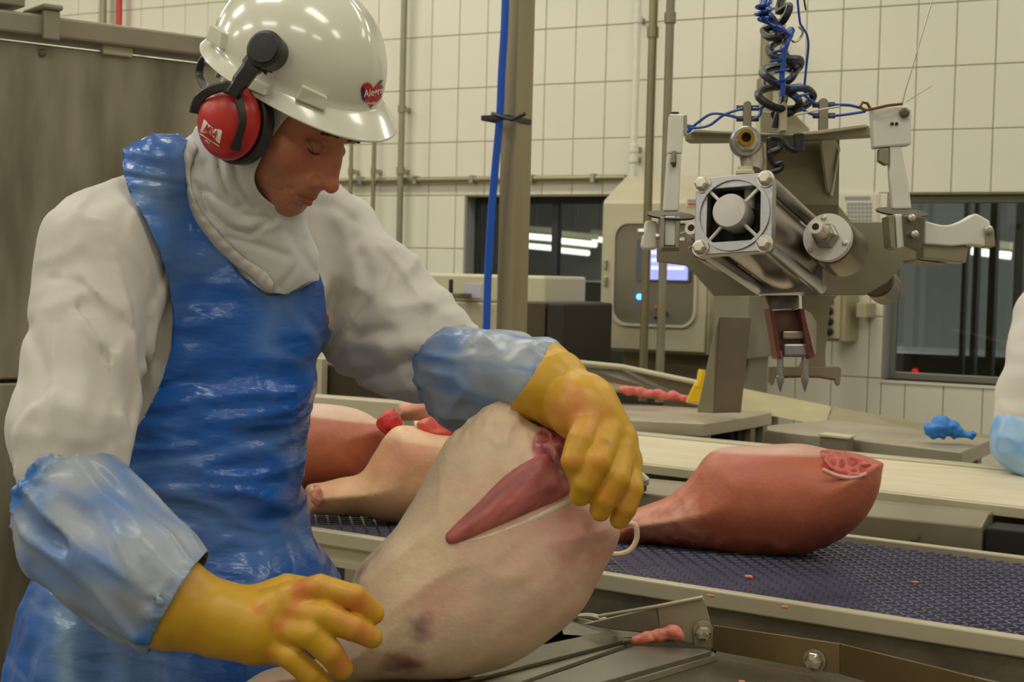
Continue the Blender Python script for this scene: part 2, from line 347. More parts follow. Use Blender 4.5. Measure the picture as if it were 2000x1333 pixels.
bx = MB(); boxpx(bx, 1636, 376, 1716, 436, 7.165, .008); bx.build('plastic_sleeve', M['white_pl'], t)
bx = MB(); boxpx(bx, 1640, 380, 1712, 434, 7.16, .004); bx.build('sheet', M['paper'], t)
for r_ in range(5):
    for c_ in range(7): bx = MB(); boxpx(bx, 1654+c_*7.2, 396+r_*8, 1659.6+c_*7.2, 402+r_*8, 7.158, .002); bx.build('printed_day', M['ink'], t)
bx = MB(); boxpx(bx, 1650, 384, 1700, 391, 7.158, .002); bx.build('printed_heading', M['ink'], t)
# control cabinet
YC = 6.3; t = thing('control_cabinet', ony(1290, 700, YC), 'grey sloped-roof control cabinet with a screen window on the wall', 'cabinet')
xa = ony(1174, 540, YC)[0]; xb = ony(1388, 540, YC)[0]; z1 = ony(1280, 392, YC)[2]; z0 = ony(1280, 690, YC)[2]; zt = z1+.13
bx = MB().prism([(xa, YC, z0), (xa, YC, z1), (xa, YC+.24, zt), (xa, YC+.5, zt), (xa, YC+.5, z0)], (xb-xa, 0, 0)); bx.build('housing', M['grey_paint'], t, bevel=.008)
MB().box((xa+.01, YC-.022, z0+.012), (xb-.01, YC-.002, z1-.01)).build('door', M['grey_paint'], t, bevel=.005)
def rrect(x0, y0, x1, y1, r, Y, n=6):
    c = [ony(x0, y0, Y), ony(x1, y1, Y)]; X0, X1 = c[0][0], c[1][0]; Z1 = c[0][2]; Z0 = c[1][2]; out = []
    for cx, cz, s in ((X1-r, Z1-r, 0), (X0+r, Z1-r, 90), (X0+r, Z0+r, 180), (X1-r, Z0+r, 270)):
        for k in range(n+1): an = math.radians(s+90*k/n); out.append(np.array([cx+r*math.cos(an), Y, cz+r*math.sin(an)]))
    return out
ro = rrect(1199, 432, 1360, 642, .075, YC-.022); ri = rrect(1204, 437, 1355, 637, .068, YC-.022)
d_ = MB().ring_plate(ro, ri, (0, -.014, 0)).build('window_frame', mat('pale_gasket', (188, 183, 160), .4), t)
M['cab_in'] = mat('cabinet_inside', (132, 126, 108), .35, .5)
MB().prism([q+np.array([0, -.003, 0]) for q in ri], (0, .002, 0)).build('window_panel', M['cab_in'], t)
sc = MB().prism(rrect(1246, 468, 1349, 551, .01, YC-.026), (0, -.012, 0)).build('display', mat('display_bezel', (88, 92, 108), .4), t)
M['screen'] = mat('lit_screen', (150, 160, 235), .3, emit=(168, 178, 250), estr=.75)
M['screen2'] = mat('lit_screen_window', (210, 215, 250), .3, emit=(205, 212, 255), estr=.95)
MB().prism(rrect(1266, 478, 1343, 548, .006, YC-.039), (0, -.002, 0)).build('screen', M['screen'], sc)
for yy in (490, 505, 520): MB().prism(rrect(1272, yy, 1337, yy+8, .002, YC-.0412), (0, -.001, 0)).build('screen_field', M['screen2'], sc)
q = ony(1250, 580, YC-.03); M['blueled'] = mat('blue_led', (60, 120, 255), .3, emit=(50, 120, 255), estr=9)
MB().lathe(q, (0, -1, 0), [(0, .013), (.012, .013), (.018, .008), (.02, 0)], 14).build('blue_button', M['blueled'], t, smooth=True, label='glowing blue push button')
for (u, v, m_) in ((1284, 602, M['red']), (1284, 620, M['black']), (1300, 612, M['black'])):
    MB().lathe(ony(u, v, YC-.03), (0, -1, 0), [(0, .009), (.02, .009), (.022, .005)], 12).build('button', m_, t, smooth=True)
for v in (517, 550):
    q = ony(1183, v, YC-.025); MB().obox(q, (.008, 0, 0), (0, .012, 0), (0, 0, .022)).build('latch', M['steel'], t, bevel=.003)
bx = MB(); boxpx(bx, 1340, 388, 1370, 404, YC-.026, .004); lb = bx.build('maker_plate', M['paper'], t)
bx = MB(); boxpx(bx, 1343, 397, 1367, 401, YC-.028, .002); bx.build('red_line', M['red'], lb)
bx = MB(); boxpx(bx, 1343, 390, 1366, 394, YC-.028, .002); bx.build('printed_line', M['ink'], lb)
zf = ony(1330, 745, YC+.1)[2]
MB().box((xa+.08, YC+.1, 0), (xb+.04, YC+.42, z0)).build('pedestal', M['steel_dull'], t, bevel=.004)
# cabinet side unit to the right
t = thing('steel_side_unit', ony(1425, 700, 6.0), 'dull steel box unit just right of the control cabinet', 'cabinet')
bx = MB(); boxpx(bx, 1392, 575, 1462, 700, 6.0, .5); bx.build('housing', M['steel_dull'], t, bevel=.006)
q = ony(1425, 700, 6.0); MB().box((q[0]-.05, 6.1, 0), (q[0]+.05, 6.35, q[2])).build('leg', M['steel_dull'], t)
# machine group behind the worker's arm
M['cream_metal'] = mat('cream_metal', (206, 200, 168), .4)
t = thing('white_machine', ony(1000, 600, 5.6), 'long cream white machine cover standing behind the steel post', 'machine')
bx = MB(); boxpx(bx, 815, 536, 1064, 590, 5.6, .4); bx.build('cover', M['cream_metal'], t, bevel=.012)
bx = MB(); boxpx(bx, 820, 590, 1018, 700, 5.6, .4); bx.build('body', M['grey_paint'], t, bevel=.006)
bx = MB(); boxpx(bx, 905, 555, 940, 582, 5.595, .01); bx.build('blue_label', mat('bluish_label', (196, 196, 212), .5), t)
bx = MB(); boxpx(bx, 826, 564, 866, 600, 5.59, .01); bx.build('hatch', M['cream_metal'], t, bevel=.002)
q = ony(920, 700, 5.6); MB().box((q[0]-.35, 5.65, 0), (q[0]-.28, 5.95, q[2])).build('leg', M['steel_dull'], t); MB().box((q[0]+.28, 5.65, 0), (q[0]+.35, 5.95, q[2])).build('leg', M['steel_dull'], t)
t = thing('lever_switch', ony(886, 580, 5.5), 'small dark lever switch on the cream machine cover', 'lever')
bx = MB(); boxpx(bx, 875, 573, 899, 583, 5.48, .1); bx.build('base', M['steel_dark'], t, bevel=.004)
bx = MB(); boxpx(bx, 876, 546, 881, 574, 5.5, .02); bx.build('handle', M['black'], t, bevel=.003)
t = thing('dark_machine', ony(1110, 700, 5.3), 'big black machine body under the left dark window', 'machine')
bx = MB(); boxpx(bx, 1066, 592, 1102, 745, 5.3, .45); bx.build('cover', M['void'], t, bevel=.01)
bx = MB(); boxpx(bx, 1018, 590, 1064, 745, 5.32, .55); bx.build('end_panel', mat('brown_grey_panel', (86, 76, 56), .5, .4), t, bevel=.006)
q = ony(1110, 745, 5.3); MB().box((q[0]-.2, 5.4, 0), (q[0]+.2, 5.8, q[2])).build('foot', M['void'], t)
q = ony(680, 745, 5.2); t = thing('low_dark_machine', ony(700, 790, 5.2), 'dark low machine glimpsed under the worker\'s raised arm', 'machine')
bx = MB(); boxpx(bx, 560, 715, 830, 800, 5.2, .34); bx.build('body', mat('brown_black_panel', (62, 54, 38), .5, .3), t, bevel=.01)
bx = MB(); boxpx(bx, 560, 700, 628, 800, 5.15, .04); bx.build('end_plate', M['grey_paint'], t)
q = ony(700, 800, 5.2); MB().box((q[0]-.25, 5.3, 0), (q[0]+.25, 5.6, q[2])).build('foot', M['void'], t)
# steel post with a blue hose
t = thing('steel_post', ony(985, 700, 3.98), 'tall square steel post with a blue hose strapped to it', 'post')
xa = ony(969, 600, 3.98)[0]; xb = ony(1001, 600, 3.98)[0]
MB().box((xa, 3.98, .02), (xb, 4.08, 4.2)).build('upright', mat('post_steel', (156, 146, 116), .42, .55, var=.1, vscale=4, stretch=(3, 3, .3)), t, bevel=.005)
MB().box((xa-.06, 3.94, 0), (xb+.06, 4.14, .02)).build('base_plate', M['steel'], t)
t2 = thing('blue_hose', ony(950, 650, 3.86), 'thick glossy blue hose running down the steel post', 'hose')
pts = [ony(x, y, 3.94) for x, y in ((988, -60), (986, 40), (980, 140), (976, 230), (967, 330), (959, 430), (953, 540), (950, 640), (947, 720))]
MB().tube(catmull(pts, 6), .0118, 12).build('hose_run', M['hose_blue2'], t2, smooth=True)
q = ony(985, 228, 3.9)
t3 = thing('cable_tie', q, 'black cable strap holding the blue hose to the post', 'strap')
MB().box((xa-.03, 3.91, q[2]-.008), (xb+.006, 3.918, q[2]+.008)).box((xa-.03, 3.918, q[2]-.008), (xa-.022, 4.06, q[2]+.008)).box((xb+.001, 3.918, q[2]-.008), (xb+.007, 4.06, q[2]+.008)).build('strap_loop', M['black'], t3, bevel=.002)
MB().tube([ony(962, 222, 3.93), ony(975, 226, 3.9), ony(1000, 234, 3.9), ony(1026, 222, 3.9)], .006, 8).build('strap_tail', M['black'], t3, smooth=True)
# big stained steel cabinet on the left
def Lp(x, y): # plane of the cabinet's front, running away to the right
    o = P(100, 600, 3.1); n = np.cross(dirL, [0, 0, 1.]); d = ray(x, y); return CC+d*((o-CC)@n)/(d@n)
dirL = FW*np.array([1, 1, 0]); dirL = dirL/np.linalg.norm(dirL); dirL = dirL*.62+_R0*.78; dirL /= np.linalg.norm(dirL)
nL = np.array([dirL[1], -dirL[0], 0]); nL = -nL if nL@(CC-P(100, 600, 3.1)) < 0 else nL
t = thing('steel_cabinet', Lp(100, 1330)*np.array([1, 1, 0]), 'huge stained steel cabinet filling the left side behind the worker', 'cabinet')
def Lbox(x0, x1, y0, y1, out, dep, name, m, bev=.004, zb=None, par=None):
    a = Lp(x0, y0); c = Lp(x1, y1); top = Lp((x0+x1)/2, y0)[2]; z0 = Lp((x0+x1)/2, y1)[2] if zb is None else zb
    L_ = np.array([a[0], a[1], 0])+nL*out; R_ = np.array([c[0], c[1], 0])+nL*out; e = -nL*dep
    return MB().prism([L_+[0, 0, z0], R_+[0, 0, z0], R_+[0, 0, top], L_+[0, 0, top]], e).build(name, m, par or t, bevel=bev)
ztop = Lp(250, 107)[2]; a = Lp(-260, 300); c = Lp(430, 300)
def Lpanel(name, xa_, xb_, za, zb_, out, dep, m, bev=.004):
    A_ = Lp(xa_, 500)*np.array([1, 1, 0])+nL*out; B_ = Lp(xb_, 500)*np.array([1, 1, 0])+nL*out
    return MB().prism([A_+[0, 0, za], B_+[0, 0, za], B_+[0, 0, zb_], A_+[0, 0, zb_]], -nL*dep).build(name, m, t, bevel=bev)
zr = Lp(20, 745)[2]
Lpanel('front_panel', -260, 440, zr+.004, ztop, 0, .04, M['steel_stain'])
Lpanel('lower_panel', -260, 440, .25, zr-.004, 0, .04, M['steel_stain'])
Lpanel('plinth', -260, 440, 0, .235, -.03, .5, M['dark'])
Lpanel('body', -260, 438, .24, ztop-.02, -.045, .5, M['steel_dark'])
Lpanel('top_rail', -260, 445, ztop+.012, Lp(250, 55)[2], .03, .1, M['steel_dull'], .006)
Lpanel('rail_joint', 66, 98, ztop+.005, Lp(82, 22)[2], .042, .014, M['steel_dull'])
Lpanel('joint_cap', 62, 101, Lp(82, 24)[2], Lp(82, 13)[2], .05, .12, M['steel_dull'])
Lpanel('corner_post', -200, 38, Lp(82, 22)[2], 3.0, .02, .15, M['steel_dull'])
for xx, yy in ((82, 104),):
    MB().lathe(Lp(xx, yy), nL, [(0, .008), (.004, .008), (.006, .004)], 12).build('rivet', M['steel_dark'], t, smooth=True)
Lpanel('weld_bead', 192, 250, ztop-.006, ztop+.016, .012, .02, M['grey_paint'], .003)
# ------------------------------------------------------------------ conveyors
M['blue_dark'] = mat('deep_blue_belt', (24, 24, 62), .38, var=.1, vscale=20)
M['blue_top'] = mat('sheen_blue_belt_ridges', (76, 75, 100), .32, var=.25, vscale=9)  # greyer blue paints the lamps' sheen on the ridge tops
ZB = .85
N0 = onz(1160, 1120, ZB); N1 = onz(2000, 1250, ZB); nd = (N1-N0)[:2]; nd /= np.linalg.norm(nd); nrm = np.array([-nd[1], nd[0]])
wb = float(((onz(1800, 1069, ZB)-N0)[:2])@nrm)
def BP(s, v, z): q = N0[:2]+nd*s+nrm*v; return np.array([q[0], q[1], z])
def bbox_(mb, s0, s1, v0, v1, z0, z1): return mb.prism([BP(s0, v0, z0), BP(s1, v0, z0), BP(s1, v1, z0), BP(s0, v1, z0)], (0, 0, z1-z0))
sL, sR = -.98, 1.6
t = thing('blue_conveyor', BP(.2, wb/2, 0), 'conveyor with a deep blue open-grid belt carrying the pork legs', 'conveyor')
bbox_(MB(), sL, sR, .012, wb-.012, ZB-.03, ZB-.008).build('belt', M['blue_dark'], t)
def lattice(s0, s1, v0, v1, z, cs, cv, wid, hgt):
    mb = MB(); ns = int((s1-s0)/cs); nv = int((v1-v0)/cv)
    prof = [(-wid, 0), (-wid*.45, hgt), (wid*.45, hgt), (wid, 0)]
    for j in range(nv):
        sg = 1 if j % 2 else -1
        for i in range(ns):
            for sgn in (1, -1):
                a = BP(s0+(i+.5)*cs-sgn*cs/2, v0+j*cv, 0); c = BP(s0+(i+.5)*cs+sgn*cs/2*0, v0+(j+1)*cv, 0)
                if j % 2: a, c = BP(s0+(i+.5)*cs, v0+j*cv, 0), BP(s0+(i+.5)*cs+sgn*cs/2, v0+(j+1)*cv, 0)
                else: a, c = BP(s0+(i+.5)*cs+sgn*cs/2, v0+j*cv, 0), BP(s0+(i+.5)*cs, v0+(j+1)*cv, 0)
                d = c-a; L_ = np.linalg.norm(d); d /= L_; sd = np.array([-d[1], d[0], 0])
                v = [q+sd*w_+np.array([0, 0, z+h_]) for q in (a-d*wid*.3, c+d*wid*.3) for w_, h_ in prof]
                mb.add(v, [(0, 4, 5, 1), (1, 5, 6, 2), (2, 6, 7, 3)])
    return mb
lt = lattice(sL, sR-.05, .014, wb-.014, ZB-.008, .033, .0175, .0048, .006).build('belt_grid', M['blue_top'], t, smooth=False); lt['kind'] = 'stuff'
bbox_(MB(), sL, sR, -.012, .012, ZB-.025, ZB+.004).build('near_rail', M['grey_paint'], t, bevel=.003)
bbox_(MB(), sL, sR, wb-.012, wb+.012, ZB-.06, ZB+.006).build('far_rail', M['grey_paint'], t, bevel=.003)
bbox_(MB(), sL, sR, wb-.01, wb+.006, ZB-.22, ZB-.06).build('far_side_panel', M['steel_dull'], t)
# near side panel with rounded slots (bars between the openings)
zt_, zb_ = ZB-.025, ZB-.20
def sp(s0, s1, z0, z1, nm='side_panel'): return bbox_(MB(), s0, s1, -.004, .002, z0, z1)
pn = MB(); cuts = [(-.95, -.62), (-.28, .0)]; 
slots = []
for u in ((1385, 1590), (1868, 2120)):
    sa = float((ony(u[0], 1250, 2.28)-N0)[:2]@nd); sb = float((ony(u[1], 1290, 2.24)-N0)[:2]@nd); slots.append((sa, sb))
slots = [(-.62, -.34)]+slots
cur = -.02
pn = MB(); edges = []
s_ = -.02
for a_, b_ in slots[1:]:
    bbox_(pn, s_, a_, -.004, .002, zb_, zt_); bbox_(pn, a_, b_, -.004, .002, zt_-.045, zt_); bbox_(pn, a_, b_, -.004, .002, zb_, zb_+.012); s_ = b_
bbox_(pn, s_, sR, -.004, .002, zb_, zt_)
pn.build('side_panel', M['steel_dark'], t)
for a_, b_ in slots[1:]:
    for q_, sg in ((a_, 1), (b_, -1)):     # rounded slot corners
        cn = MB(); pts = [BP(q_, -.005, zt_-.045), BP(q_+sg*.02, -.005, zt_-.045)]+[BP(q_+sg*(.02-.02*math.sin(k*math.pi/8)), -.005, zt_-.045-.02+.02*math.cos(k*math.pi/8)) for k in range(1, 5)]
        cn.prism(pts, np.append(nrm*.008, 0)).build('slot_corner', M['steel_dark'], t)
bbox_(MB(), sL, -.02, .0, .006, ZB-.055, ZB-.025).build('rail_web', M['grey_paint'], t)
bbox_(MB(), sL, -.02, -.006, .006, ZB-.065, ZB-.053).build('lower_rail', M['grey_paint'], t)
bbox_(MB(), sL, sR, .02, wb-.02, ZB-.26, ZB-.235).build('return_belt', M['dark'], t)
l2 = lattice(-.35, sR-.05, .02, .25, ZB-.235, .03, .018, .004, .006); l2.build('return_grid', mat('return_grid', (70, 74, 88), .35), t)['kind'] = 'stuff'
for s_ in (-1.1, -.1, 1.35):
    for v_ in (.03, wb-.07): bbox_(MB(), s_, s_+.05, v_, v_+.05, 0, ZB-.262).build('leg', M['steel_dull'], t)
for u in (1833,):
    q = ony(u, 1265, 2.262); MB().lathe(q, (nrm[0]*-1, nrm[1]*-1, 0), [(0, .009), (.004, .009), (.006, .004)], 12).build('bolt', M['steel_dark'], t, smooth=True)
for i, (x, y) in enumerate(((1230, 1150), (1515, 1180), (1532, 1187), (1380, 1163))):   # scraps on the rail
    q = onz(x, y-6, ZB+.005)
# cream conveyor
t = thing('cream_conveyor', onz(1500, 960, 0)*0+np.array([-1.1, 3.45, 0]), 'conveyor with a cream belt streaked with meat juice behind the blue one', 'conveyor')
cr = [onz(2000, 989, .92), onz(1190, 896, .92), onz(1190, 846, .92), onz(2000, 924, .92)]
d1 = cr[1]-cr[0]; d2 = cr[2]-cr[3]; near0 = cr[0]-d1*.45; near1 = cr[0]+d1*1.62; far0 = cr[3]-d2*.45; far1 = cr[3]+d2*1.62
MB().prism([near0, near1, far1, far0], (0, 0, -.02)).build('belt', M['cream_belt'], t, bevel=.003)
def strip(p0, p1, w, z0, z1, off=0):
    d = (p1-p0)*np.array([1, 1, 0]); d /= np.linalg.norm(d); n = np.array([-d[1], d[0], 0]); n = -n if n[1] < 0 else n
    a = p0+n*off; c = p1+n*off
    return MB().prism([np.array([*a[:2], z0]), np.array([*c[:2], z0]), np.array([*(c+n*w)[:2], z0]), np.array([*(a+n*w)[:2], z0])], (0, 0, z1-z0))
strip(near0, near1, .012, .895, .917, -.013).build('near_edge', M['cream_metal'], t, bevel=.002)
strip(far0, far1, .05, .86, .926, .002).build('far_rail', M['grey_paint'], t, bevel=.003)
strip(near0, near1, .4, .78, .895, .12).build('frame', M['steel_dark'], t)
for f_ in (.05, .5, .95):
    q = near0+(near1-near0)*f_; MB().box((q[0], q[1]+.1, 0), (q[0]+.05, q[1]+.15, .78)).build('leg', M['steel_dull'], t); MB().box((q[0], q[1]+.4, 0), (q[0]+.05, q[1]+.45, .78)).build('leg', M['steel_dull'], t)
# motor housing under it
t = thing('motor_housing', (-.9, 3.1, 0), 'long grey sloped-top steel housing below the cream belt', 'housing')
A_ = onz(1180, 912, .84); yq = 3.02
pr = []; 
def hx(x, y, Y): return ony(x, y, Y)
xe = ony(1918, 1030, yq)[0]; z_a = ony(1700, 1008, yq)[2]; z_b = ony(1700, 1100, yq)[2]
MB().prism([(-2.9, yq, z_b-.15), (-2.9, yq, z_a), (-2.9, yq+.06, z_a+.018), (-2.9, yq+.11, z_a+.018), (-2.9, yq+.11, z_b-.15)], (xe+2.9, 0, 0)).build('cover', M['steel_dull'], t, bevel=.004)
MB().box((xe+.004, yq+.01, z_b-.15), (xe+.5, yq+.1, z_a-.002)).build('end_block', M['dark'], t, bevel=.004)
MB().lathe(ony(1790, 1056, yq), (0, -1, 0), [(0, .013), (.003, .013), (.004, .006), (.008, .005)], 3).build('warning_mark', M['steel_dark'], t)
for x_ in (-2.6, -1.6, -.6): MB().box((x_, yq+.03, 0), (x_+.04, yq+.07, z_b-.148)).build('leg', M['steel_dull'], t)
q = ony(1243, 947, 3.0)
tk = thing('latch_handle', q, 'small bright latch handle between the glove and the grey housing', 'handle')
MB().tube([ony(1236, 930, 3.0), ony(1256, 930, 2.99), ony(1262, 936, 2.99), ony(1262, 945, 3.0)], .007, 8).build('grip', M['cream_metal'], tk, smooth=True)
MB().obox(ony(1248, 950, 3.01), (.014, 0, 0), (0, .012, 0), (0, 0, .012)).build('catch', M['dark'], tk, bevel=.002)
# grey steel tables behind
def table(name, pix, z, th, label, ribs=()):
    c = sum(onz(x, y, z) for x, y in pix)/len(pix)
    t = thing(name, (c[0], c[1], 0), label, 'table'); slab(MB(), pix, z, th).build('table_top', M['grey_plate'], t, bevel=.003)
    P_ = [onz(x, y, z) for x, y in pix]
    for q in P_:
        w = q+(c-q)*.16; MB().box((w[0]-.02, w[1]-.02, 0), (w[0]+.02, w[1]+.02, z-th)).build('leg', M['steel_dull'], t)
    return t
tb = table('steel_table', [(1448, 836), (1625, 820), (1938, 858), (1878, 884), (1660, 858)], .90, .045, 'grey steel table at the right with the blue glove on it')
q = onz(1612, 852, .905); q2 = onz(1665, 858, .905); MB().obox((q+q2)/2-np.array([0, .02, .028]), (q2-q)*np.array([.5, .5, 0]), (0, .035, 0), (0, 0, .032)).build('clamp_block', M['steel_dull'], tb, bevel=.003)
MB().obox((q+q2)/2-np.array([0, .02, -.007]), (q2-q)*np.array([.55, .55, 0]), (0, .04, 0), (0, 0, .003)).build('clamp_cap', M['cream_metal'], tb)
tb = table('cutting_table', [(1175, 818), (1215, 788), (1508, 806), (1480, 812), (1376, 828)], .955, .038, 'grey steel table carrying the upright steel blade plate')
strip(onz(1376, 838, .92), onz(1180, 830, .92), .05, .70, .90, 0).build('front_beam', mat('brown_steel', (128, 112, 88), .45, .4), tb)
# dark gap under the table, put in as a dark-coloured box, with purple tag
t = tb
q = ony(1380, 850, 4.25); q2 = ony(1442, 850, 4.25); MB().box((q[0], 4.25, 0), (q2[0], 4.4, .915)).build('dark_gap_box', M['dark'], t)
bx = MB(); boxpx(bx, 1425, 828, 1432, 862, 4.24, .006); bx.build('purple_strip', mat('purple_strip', (92, 60, 120), .5), t)
# upright blade plate
t = thing('blade_plate', P(1400, 812, 4.55), 'upright slanted steel plate standing on the cutting table', 'plate')
MB().prism([P(1394, 808, 4.4), P(1447, 806, 4.4), P(1468, 620, 4.4), P(1405, 618, 4.4)], AW*.012).build('plate', mat('plate_steel', (122, 112, 96), .36, .7, var=.18, vscale=6), t, bevel=.002)
MB().prism([P(1362, 806, 4.38), P(1394, 808, 4.4), P(1405, 618, 4.4), P(1398, 640, 4.38)], AW*.012).build('side_flange', M['steel_dull'], t, bevel=.002)
MB().obox(P(1440, 770, 4.43), RT*.008, UP*.055, AW*.02).build('stiffener', M['steel_dull'], t)
# slanted chute with trimmings and scraper
M['chute'] = mat('chute_steel', (168, 160, 132), .4, .5, var=.1)
t = thing('steel_chute', P(1250, 760, 4.9)*np.array([1, 1, 0]), 'steel chute tray sloping down behind the cutting table', 'chute')
MB().prism([P(1110, 708, 5.0), P(1215, 718, 5.05), P(1400, 760, 5.0), P(1400, 800, 5.0), P(1110, 752, 5.0)], AW*.01).build('side_plate', mat('chute_side', (118, 112, 96), .42, .5), t, bevel=.002)
MB().prism([P(1105, 742, 4.85), P(1150, 752, 4.85), P(1365, 790, 4.85), P(1390, 782, 5.0), P(1180, 745, 5.0)], np.array([0, 0, -.01])).build('tray', M['chute'], t, bevel=.002)
MB().tube([P(1105, 706, 4.98), P(1215, 717, 5.03), P(1405, 757, 4.98)], .009, 8).build('rim', M['cream_metal'], t, smooth=True)
for (x, y) in ((1150, 760), (1360, 790)):
    q = P(x, y, 5.0); MB().box((q[0]-.02, q[1]-.02, 0), (q[0]+.02, q[1]+.02, q[2]-.03)).build('leg', M['steel_dull'], t)
t = thing('long_chute', P(1650, 800, 5.4)*np.array([1, 1, 0]), 'pale sloping metal chute along the tiled wall behind the tables', 'chute')
MB().prism([P(1440, 757, 5.6), P(1624, 794, 5.5), P(1610, 832, 5.3), P(1440, 800, 5.4)], AW*.01).build('left_sheet', mat('pale_chute', (186, 178, 140), .38, .3, var=.12), t)
MB().prism([P(1628, 795, 5.5), P(1945, 852, 5.2), P(1930, 880, 5.0), P(1614, 832, 5.3)], AW*.01).build('right_sheet', mat('pale_chute2', (158, 151, 122), .38, .3, var=.1), t)
for (x, y, z) in ((1500, 800, 5.5), (1900, 865, 5.2)):
    q = P(x, y, z); MB().box((q[0]-.02, q[1]+.02, 0), (q[0]+.02, q[1]+.06, q[2])).build('leg', M['steel_dull'], t)
# pale beam behind hams on the left
t = thing('steel_beam', ony(690, 800, 4.7)*np.array([1, 1, 0]), 'pale grey steel beam running behind the pork legs on the left', 'beam')
bx = MB(); boxpx(bx, 560, 779, 790, 830, 4.7, .1); bx.build('beam', M['grey_paint'], t, bevel=.004)
q = ony(690, 830, 4.7); MB().box((q[0]-.04, 4.72, 0), (q[0]+.04, 4.78, q[2])).build('leg', M['steel_dull'], t)
# ------------------------------------------------------------------ hanging gripper machine
M['white_nyl'] = mat('white_nylon', (224, 221, 208), .42, var=.06, vscale=12, sss=.15)
M['disc'] = mat('dark_steel_disc', (74, 66, 56), .3, .9)
M['tube_dark'] = mat('brown_grey_cylinder', (118, 106, 88), .34, .85, var=.12, vscale=10)
M['meat_red_edge'] = mat('red_smeared_edge', (120, 62, 50), .4, .3, var=.3, vscale=60)
gt = thing('gripper_machine', P(1500, 560, 2.85), 'hanging pneumatic gripper machine with big round cylinder, white handles and two spikes', 'machine')
AX = dirc(.449, -.18, .876); EX = dirc(.89, .035, -.45); EX = EX-AX*(EX@AX); EX /= np.linalg.norm(EX); EY = np.cross(EX, AX); EY = EY if EY@UP > 0 else -EY
C0 = P(1432, 418, 2.6)
def L3(u, v, w): return C0+EX*u+EY*v+AX*w
def rsq(h, r, w, n=8):
    out = []
    for sx, sy, s in ((1, 1, 0), (-1, 1, 90), (-1, -1, 180), (1, -1, 270)):
        for k in range(n): an = math.radians(s+90*k/(n-1)); out.append(L3(sx*(h-r)+r*math.cos(an), sy*(h-r)+r*math.sin(an), w))
    return out
def circ(r, w, n=32): return [L3(r*math.cos(2*math.pi*(k+.0)/n+0), r*math.sin(2*math.pi*(k+.0)/n+0), w) for k in range(n)]
so = rsq(.0705, .0165, 0); nn = len(so)
si = [];
for q in so:
    d = q-C0; an = math.atan2(d@EY, d@EX); si.append(L3(.061*math.cos(an), .061*math.sin(an), 0))
cyl = gt
MB().ring_plate(so, si, AX*.022).build('front_frame', M['alu'], gt, smooth=True, bevel=.0015)
s2 = [L3(.067*math.cos(2*math.pi*k/40), .067*math.sin(2*math.pi*k/40), -.004) for k in range(40)]; s3 = [L3(.061*math.cos(2*math.pi*k/40), .061*math.sin(2*math.pi*k/40), -.004) for k in range(40)]
MB().ring_plate(s2, s3, AX*.02).build('front_ring', M['alu'], gt, smooth=True)
BL = .36
bar = MB(); prof = []
s4 = [L3(.066*math.cos(2*math.pi*k/48), .066*math.sin(2*math.pi*k/48), .02) for k in range(48)]; s5 = [L3(.061*math.cos(2*math.pi*k/48), .061*math.sin(2*math.pi*k/48), .02) for k in range(48)]
bar.ring_plate(s4, s5, AX*(BL-.04)); bar.build('barrel', mat('barrel_metal', (160, 152, 144), .3, .9, var=.2, vscale=9, stretch=(1, 1, 1), col2=(132, 86, 76)), gt, smooth=True)  # reddish second tone paints the reflection of red meat on the metal
MB().prism(circ(.0605, .05), AX*.01).build('hole_shade_wall', M['dark'], gt)  # dark wall and sleeve paint the shade inside the cylinder opening
MB().tube([L3(0, 0, .023), L3(0, 0, .05)], .0605, 40, cap=False).build('hole_shade_sleeve', M['dark'], gt, smooth=True)
for sx in (-1, 1):
    for sy in (-1, 1):
        MB().tube([L3(sx*.058, sy*.058, .02), L3(sx*.058, sy*.058, BL-.02)], .0125, 16).build('tie_bar', M['alu'], gt, smooth=True)
        bo = MB().lathe(L3(sx*.058, sy*.058, 0), -AX, [(0, .0155), (.003, .0155)], 20).build('washer', M['bolt'], gt, smooth=True)
        bt = MB().lathe(L3(sx*.058, sy*.058, -.003), -AX, [(0, .0125), (.009, .0125), (.012, .009)], 6).build('bolt', M['bolt'], gt, bevel=.001)
MB().prism(rsq(.071, .018, BL-.03), AX*.035).build('rear_cap', M['alu'], gt, bevel=.002)
hub = MB().lathe(L3(0, 0, .03), -AX, [(-.022, .02), (.0, .029), (.035, .031), (.05, .031), (.054, .029), (.055, 0)], 40).build('hub', mat('pale_hub', (196, 192, 184), .42, .4, var=.1, vscale=20), gt, smooth=True)
for k in range(4):
    an = math.radians(45+90*k); MB().cyl(L3(.025*math.cos(an), .025*math.sin(an), .002), L3(.062*math.cos(an), .062*math.sin(an), .004), .0032, 8).build('spoke', M['white_nyl'], gt, smooth=True)
MB().cyl(L3(.013, .02, .05), L3(.013, .06, .05), .010, 14).build('inlet_pipe', M['white_nyl'], gt, smooth=True)
MB().obox(L3(0, .068, .19), EX*.022, EY*.004, AX*.12).build('top_rail', M['alu'], gt, bevel=.002)
